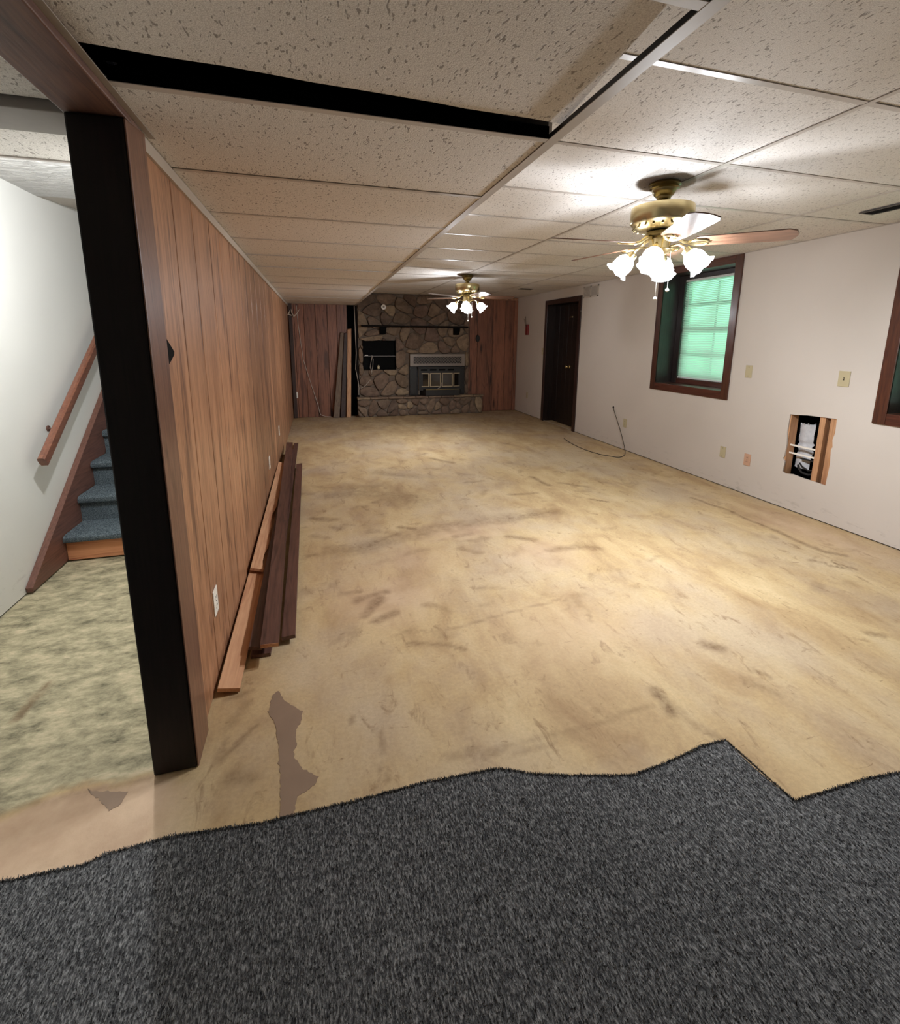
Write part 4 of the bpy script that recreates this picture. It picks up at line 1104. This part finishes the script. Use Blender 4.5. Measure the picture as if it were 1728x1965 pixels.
def stove():
    x0, x1, z0, z1 = 1.71, 2.83, HT+.004, .945
    cx = 2.27; y = YF-.085
    o = empty('fireplace_insert', (cx, y, z0), 0, 'black fireplace insert with brass-edged glass doors on the hearth', 'stove')
    off = Matrix.Translation((-cx, -y, -z0))
    def B(name, mat, *a, bv=.003, par=None):
        b = MB(); b.M = off; b.box(*a); return b.build(name, M[mat], par or o, bevel=bv)
    B('surround', 'iron', x0, x1, y, y+.03, z0, z1)
    # upper grille panel
    g = B('grille_panel', 'greysteel', x0+.005, x1-.005, y-.035, y, .945, 1.18)
    gy = y-.037
    B('grille_opening', 'iron', x0+.075, x1-.075, gy-.001, gy+.003, 1.0, 1.128, bv=0)
    b = MB(); b.M = off
    s = .058; zl, zh = 1.0, 1.128; hgt = zh-zl
    x = x0+.075-hgt
    while x < x1-.075:
        for sg in (1, -1):
            pa = (x, zl) if sg > 0 else (x, zh); pb = (x+hgt, zh) if sg > 0 else (x+hgt, zl)
            t0 = max(0, (x0+.075-x)/hgt); t1 = min(1, (x1-.075-x)/hgt)
            if t1-t0 > .05:
                A = (pa[0]+(pb[0]-pa[0])*t0, pa[1]+(pb[1]-pa[1])*t0); C = (pa[0]+(pb[0]-pa[0])*t1, pa[1]+(pb[1]-pa[1])*t1)
                b.tube([(A[0], gy-.004, A[1]), (C[0], gy-.004, C[1])], .0042, 5)
        x += s
    b.build('lattice', M['greysteel'], o)
    # bay front: centre doors and angled sides
    by = y-.13
    B('firebox', 'iron', x0+.16, x1-.10, by+.02, y, z0+.10, .915)
    B('top_ledge', 'iron', x0+.14, x1-.08, by-.01, y, .915, .935)
    B('side_panel', 'iron', x0+.02, x0+.13, y-.02, y, z0+.02, .90)
    B('side_panel', 'iron', x1-.075, x1-.02, y-.02, y, z0+.02, .90)
    for xx in (1.98, 2.16, 2.34, 2.52):                 # top vents
        B('vent_slot', 'black', xx-.07, xx+.06, by+.012, by+.021, .865, .895, bv=0)
    spans = [(1.89, 2.075), (2.085, 2.305), (2.325, 2.545), (2.555, 2.725)]
    for i, (a, c) in enumerate(spans):
        ang = {0: .25, 3: -.25}.get(i, 0)
        d = empty('door'); d.parent = o
        yy = by-.002+(.02 if i in (0, 3) else 0)
        d.location = ((a+c)/2-cx, yy-y, 0); d.rotation_euler = (0, 0, -ang)
        hw = (c-a)/2; zb, zt = .17, .44
        b = MB(); e = .018
        b.box(-hw, hw, -.012, .0, zt-e, zt); b.box(-hw, hw, -.012, 0, zb, zb+e); b.box(-hw, -hw+e, -.012, 0, zb+e, zt-e); b.box(hw-e, hw, -.012, 0, zb+e, zt-e)
        b.build('door_frame', M['stove_frame'], d, bevel=.002)
        MB().box(-hw+e, hw-e, -.006, -.002, zb+e, zt-e).build('pane', M['stove_glass'], d)
    b = MB(); b.M = off; b.tube([(2.31, by-.02, .63), (2.315, by-.045, .60), (2.29, by-.06, .56), (2.22, by-.07, .51)], .010, 8); b.build('handle', M['greysteel'], o, smooth=True)
    # ash lip
    b = MB(); b.M = off
    b.prism([(1.90, y-.0), (1.99, by-.05), (2.68, by-.05), (2.74, y-.0)], lambda u, v: (u, v, z0+.002), lambda u, v: (u, v, z0+.125)); b.build('ash_lip', M['iron'], o, bevel=.004)
    B('lip_edge', 'brass_dark', 2.0, 2.67, by-.054, by-.045, z0+.118, z0+.13, bv=0)
    B('side_post', 'greysteel', 1.868, 1.882, by+.03, by+.05, z0+.02, .91)
stove()

def round_disc():
    o = empty('wall_disc', (1.226, YF-.100, 2.05), 0, 'small round white disc with bright centre high on the stonework', 'wall disc')
    b = MB(); b.M = Matrix.Rotation(PI/2, 4, 'X'); b.lathe([(.045, .0), (.048, .006), (.045, .016), (.030, .018)], 24); b.build('rim', M['plate_w'], o, smooth=True)
    b = MB(); b.M = Matrix.Rotation(PI/2, 4, 'X'); b.lathe([(.020, .018), (.020, .022), (.012, .026)], 16); b.build('face', M['greysteel'], o, smooth=True)
    b = MB(); b.M = Matrix.Rotation(PI/2, 4, 'X'); b.lathe([(.012, -.02), (.012, .0)], 8); b.build('mount', M['iron'], o)
round_disc()

def niche_items():
    b = MB(); b.box(-.03, .03, -.02, .02, 0, .012)
    o = b.build('white_device', M['plate_w'], bevel=.003); o.location = (.89, YF-.045, 1.151); tag(o, 'small white plastic box on the niche shelf', 'device')
    o = MB().lathe([(.014, 0), (.026, .004), (.026, .05), (.016, .062), (.012, .075)], 16).build('small_jar', M['plate'], smooth=True)
    o.location = (1.115, YF-.035, .8955); tag(o, 'small cream jar on the floor of the stone niche', 'jar')
    o = MB().tube([(.99, YF-.076, 1.154), (.985, YF-.10, 1.12), (.95, YF-.10, .93), (.985, YF-.10, .85), (.95, YF-.10, .70), (.84, YF-.10, .58), (.77, YF-.09, .54)], .005, 6).tube([(.995, YF-.076, 1.154), (1.01, YF-.10, 1.08), (1.0, YF-.10, .95), (.96, YF-.104, .80)], .004, 6).build('cable', M['cable_w'], smooth=True)
    tag(o, 'pale looped cable hanging out of the stone niche', 'cable')
    P = [(.69, YF-.045, 2.06), (.695, YF-.05, 1.7), (.70, YF-.06, 1.2), (.68, YF-.06, .9), (.72, YF-.055, .68), (.73, YF-.06, .55), (.725, YF-.07, .41)]
    o = MB().tube(P, .006, 6).build('cable', M['cable_w'], smooth=True); tag(o, 'pale cable running down the left edge of the stonework', 'cable')
    P = [(2.945, YF-.03, 1.72), (2.945, YF-.03, 1.3), (2.955, YF-.03, .95), (2.985, YF-.02, .7), (2.98, YF-.02, .42)]
    o = MB().tube(P, .005, 6).build('cable', M['cable_k'], smooth=True); tag(o, 'dark cable down the right edge of the stonework', 'cable')
    P = [(-.33, YF-.012, 2.05), (-.318, YF-.014, 1.737), (-.262, YF-.014, 1.1), (-.20, YF-.014, .85), (-.121, YF-.016, .55), (-.04, YF-.02, .25), (.0, YF-.03, .05), (.10, YF-.05, .012), (.2, YF-.06, .008)]
    o = MB().tube(P, .005, 6).build('cable', M['cable_w'], smooth=True); tag(o, 'thin pale cable slanting across the dark far panelling', 'cable')
    o = empty('antler', (-.38, YF-.02, 1.86), 0, 'pale forked antler fixed high in the far left corner', 'antler')
    b = MB(); b.tube([(0, -.0, 0), (.0, -.06, -.01), (.06, -.07, .05), (.105, -.06, .12)], [.014, .012, .009, .004], 7); b.tube([(0, -.06, -.01), (-.03, -.07, .05), (-.04, -.06, .12)], [.012, .009, .004], 7); b.build('fork', M['antler'], o, smooth=True)
    b = MB(); b.tube([(-.04, -.03, .01), (-.09, -.07, .025), (-.14, -.09, .01)], [.012, .011, .008], 7); b.tube([(-.09, -.07, .025), (-.07, -.08, .07), (-.055, -.08, .10)], [.01, .008, .004], 7); b.build('side_fork', M['antler'], o, smooth=True)
    o = MB().prism([(0.045*math.cos(a), .075*math.sin(a)*(1.1 if math.sin(a) > 0 else .9)) for a in [k*PI/8 for k in range(16)]], lambda u, v: (u, 0, v), lambda u, v: (u*.85, -.02, v*.9)).build('wall_plaque', M['iron'], bevel=.002)
    o.location = (3.126, YF-.0045, 1.481); tag(o, 'small dark oval plaque on the panelling right of the fireplace', 'plaque')
niche_items()
plate(-.424+.0, YF-.0042, .431, 0, .072, .116, 'plate_w', 'outlet', 'outlet', 'white outlet on the dark far panelling left of the leaning boards', 'outlet')
def lean(label, x0, x1, tx0, tx1, top, mat):
    yb = YF-.16; yt = YF-.035
    vs = [(x0, yb, .006), (x1, yb, .006), (x1, yb-.018, .003), (x0, yb-.018, .003), (tx0, yt, top), (tx1, yt, top+.01), (tx1, yt-.018, top), (tx0, yt-.018, top-.01)]
    o = MB().add(vs, [(0, 1, 2, 3), (4, 7, 6, 5), (0, 4, 5, 1), (2, 6, 7, 3), (1, 5, 6, 2), (0, 3, 7, 4)]).build('leaning_board', M[mat], bevel=.002)
    tag(o, label, 'board', 'boards leaning beside the fireplace')
lean('greyish board leaning leftmost beside the stone fireplace', .235, .345, .425, .485, 1.58, 'dark_board_z')
lean('dark board leaning in the middle of three near the fireplace', .365, .455, .495, .545, 1.57, 'stain_z')
lean('light raw stick leaning rightmost beside the stone edge', .476, .558, .555, .625, 1.64, 'raw_z')

# ------------------------------------------------------------------ ceiling fans
def fan(cx, cy, rot, kit, lit, label, energy, blade_z, pull, off=None):
    o = empty('ceiling_fan', (cx, cy, H-.003), 0, label, 'ceiling fan', 'brass ceiling fans')
    def P(mb, name, mat, parent=o, smooth=True, bevel=0): return mb.build(name, M[mat], parent, smooth=smooth, bevel=bevel)
    P(MB().lathe([(.078, -.0), (.082, -.010), (.070, -.014), (.074, -.026), (.062, -.031), (.060, -.040), (.048, -.060), (.038, -.066), (.036, -.074), (.024, -.080)], 32), 'canopy', 'brass_dark')
    P(MB().lathe([(.013, -.07), (.013, -.115)], 16), 'downrod', 'brass_dark')
    P(MB().lathe([(.026, -.084), (.030, -.09), (.026, -.096)], 16), 'collar', 'brass')
    P(MB().lathe([(.035, -.108), (.13, -.112), (.158, -.120), (.160, -.130), (.160, -.195), (.152, -.205), (.120, -.232), (.07, -.238)], 40), 'motor_housing', 'brass')
    b = MB()
    for k in range(20):
        a = 2*PI*k/20; m = Matrix.Rotation(a, 4, 'Z'); b.M = m @ Matrix.Translation((.137, 0, -.2185)) @ Matrix.Rotation(math.radians(40), 4, 'Y'); b.box(-.012, .012, -.006, .006, -.003, .002)
    s = P(b, 'housing_vents', 'brass_dark', smooth=False); s['kind'] = 'stuff'
    P(MB().lathe([(.06, -.238), (.075, -.245), (.078, -.262), (.055, -.27)], 24), 'flywheel', 'brass_dark')
    P(MB().lathe([(.05, -.27), (.056, -.28), (.056, -.325), (.062, -.335), (.05, -.35), (.03, -.362), (.016, -.372), (.008, -.385)], 24), 'switch_housing', 'brass')
    zb = blade_z-(H-.003)
    for k in range(5):
        a = math.radians(rot+72*k)
        br = empty('blade'); br.parent = o; br.location = (0, 0, zb); br.rotation_euler = (0, 0, a)
        # tapered blade with clipped corners, pitched
        prof = [(.175, -.050), (.20, -.058), (.575, -.070), (.612, -.050), (.626, -.010), (.626, .020), (.612, .056), (.575, .070), (.20, .058), (.175, .050)]
        b = MB(); b.M = Matrix.Rotation(math.radians(-12), 4, 'X'); b.prism(prof, lambda u, v: (u, v, -.003), lambda u, v: (u, v, .003)); P(b, 'panel', 'blade', br, smooth=False, bevel=.0015)
        b = MB(); b.M = Matrix.Rotation(math.radians(-12), 4, 'X')
        b.tube([(.06, 0, .03), (.09, 0, .022), (.12, 0, .0), (.15, 0, -.006)], [.012, .010, .009, .009], 8)
        for s in (-1, 1):
            b.tube([(.14, 0, -.006), (.16, s*.022, -.007), (.185, s*.036, -.007), (.215, s*.034, -.007), (.235, s*.018, -.007), (.225, s*.004, -.007), (.20, s*.008, -.007)], [.008, .007, .007, .007, .006, .005, .004], 6)
        b.tube([(.14, 0, -.006), (.20, 0, -.008), (.25, 0, -.007)], [.007, .006, .004], 6)
        P(b, 'blade_iron', 'brass', br, smooth=True)
    for k, ang in enumerate(kit):
        a = math.radians(ang)
        arm = empty('lamp_arm'); arm.parent = o; arm.rotation_euler = (0, 0, a); arm.location = (0, 0, -.335)
        P(MB().tube([(.03, 0, -.005), (.06, 0, .014), (.095, 0, .020), (.122, 0, .006), (.130, 0, -.012)], .007, 8), 'arm', 'brass', arm)
        tilt = Matrix.Translation((.130, 0, -.010)) @ Matrix.Rotation(math.radians(-44), 4, 'Y')
        b = MB(); b.M = tilt; b.lathe([(.016, .006), (.024, 0), (.026, -.02), (.030, -.028)], 16); P(b, 'socket', 'brass', arm)
        on = lit[k]
        rip = lambda j, t: ((.006*math.cos(8*t), .004*math.cos(8*t)) if j >= 6 else (.0022*math.cos(8*t)*(j/6), 0))
        b = MB(); b.M = tilt
        b.lathe([(.026, -.022), (.036, -.034), (.048, -.052), (.053, -.072), (.052, -.092), (.050, -.108), (.056, -.122), (.066, -.132)], 48, cap=False, ripple=rip)
        P(b, 'glass_shade', 'shade_lit' if on else 'shade_off', arm, smooth='all')
        b = MB(); b.M = tilt; b.ball((0, 0, -.078), .029, 14, 10, sz=1.15); P(b, 'bulb', 'bulb' if on else 'bulb_off', arm, smooth='all')
        if on:
            ld = bpy.data.lights.new('fan_light', 'POINT'); ld.energy = energy*on; ld.color = (.96, 1.0, 1.06); ld.shadow_soft_size = .03
            l = bpy.data.objects.new('fan_light', ld); link(l, arm); l.matrix_local = tilt @ Matrix.Translation((0, 0, -.085))
    for (px, py, L) in pull:
        b = MB(); b.tube([(px, py, -.34), (px, py, -.34-L)], .0016, 6); b.ball((px, py, -.345-L), .010, 10, 8); P(b, 'pull_chain', 'plate_w', o, smooth='all')
fan(1.82, 2.28, 32, (-137, -47, 43, 133), (.55, 1, 1, 1), 'near brass ceiling fan with wood blades and three bright tulip lamps', FAN_W, 1.995, ((-.035, -.045, .25), (.06, -.02, .20)))
fan(1.935, 6.08, 60, (-112, -22, 68, 158), (.10, .08, 0, 1), 'far brass ceiling fan near the fireplace with one bright lamp', FAN2_W, 2.02, ((-.0, -.05, .24), (.06, -.02, .19)))
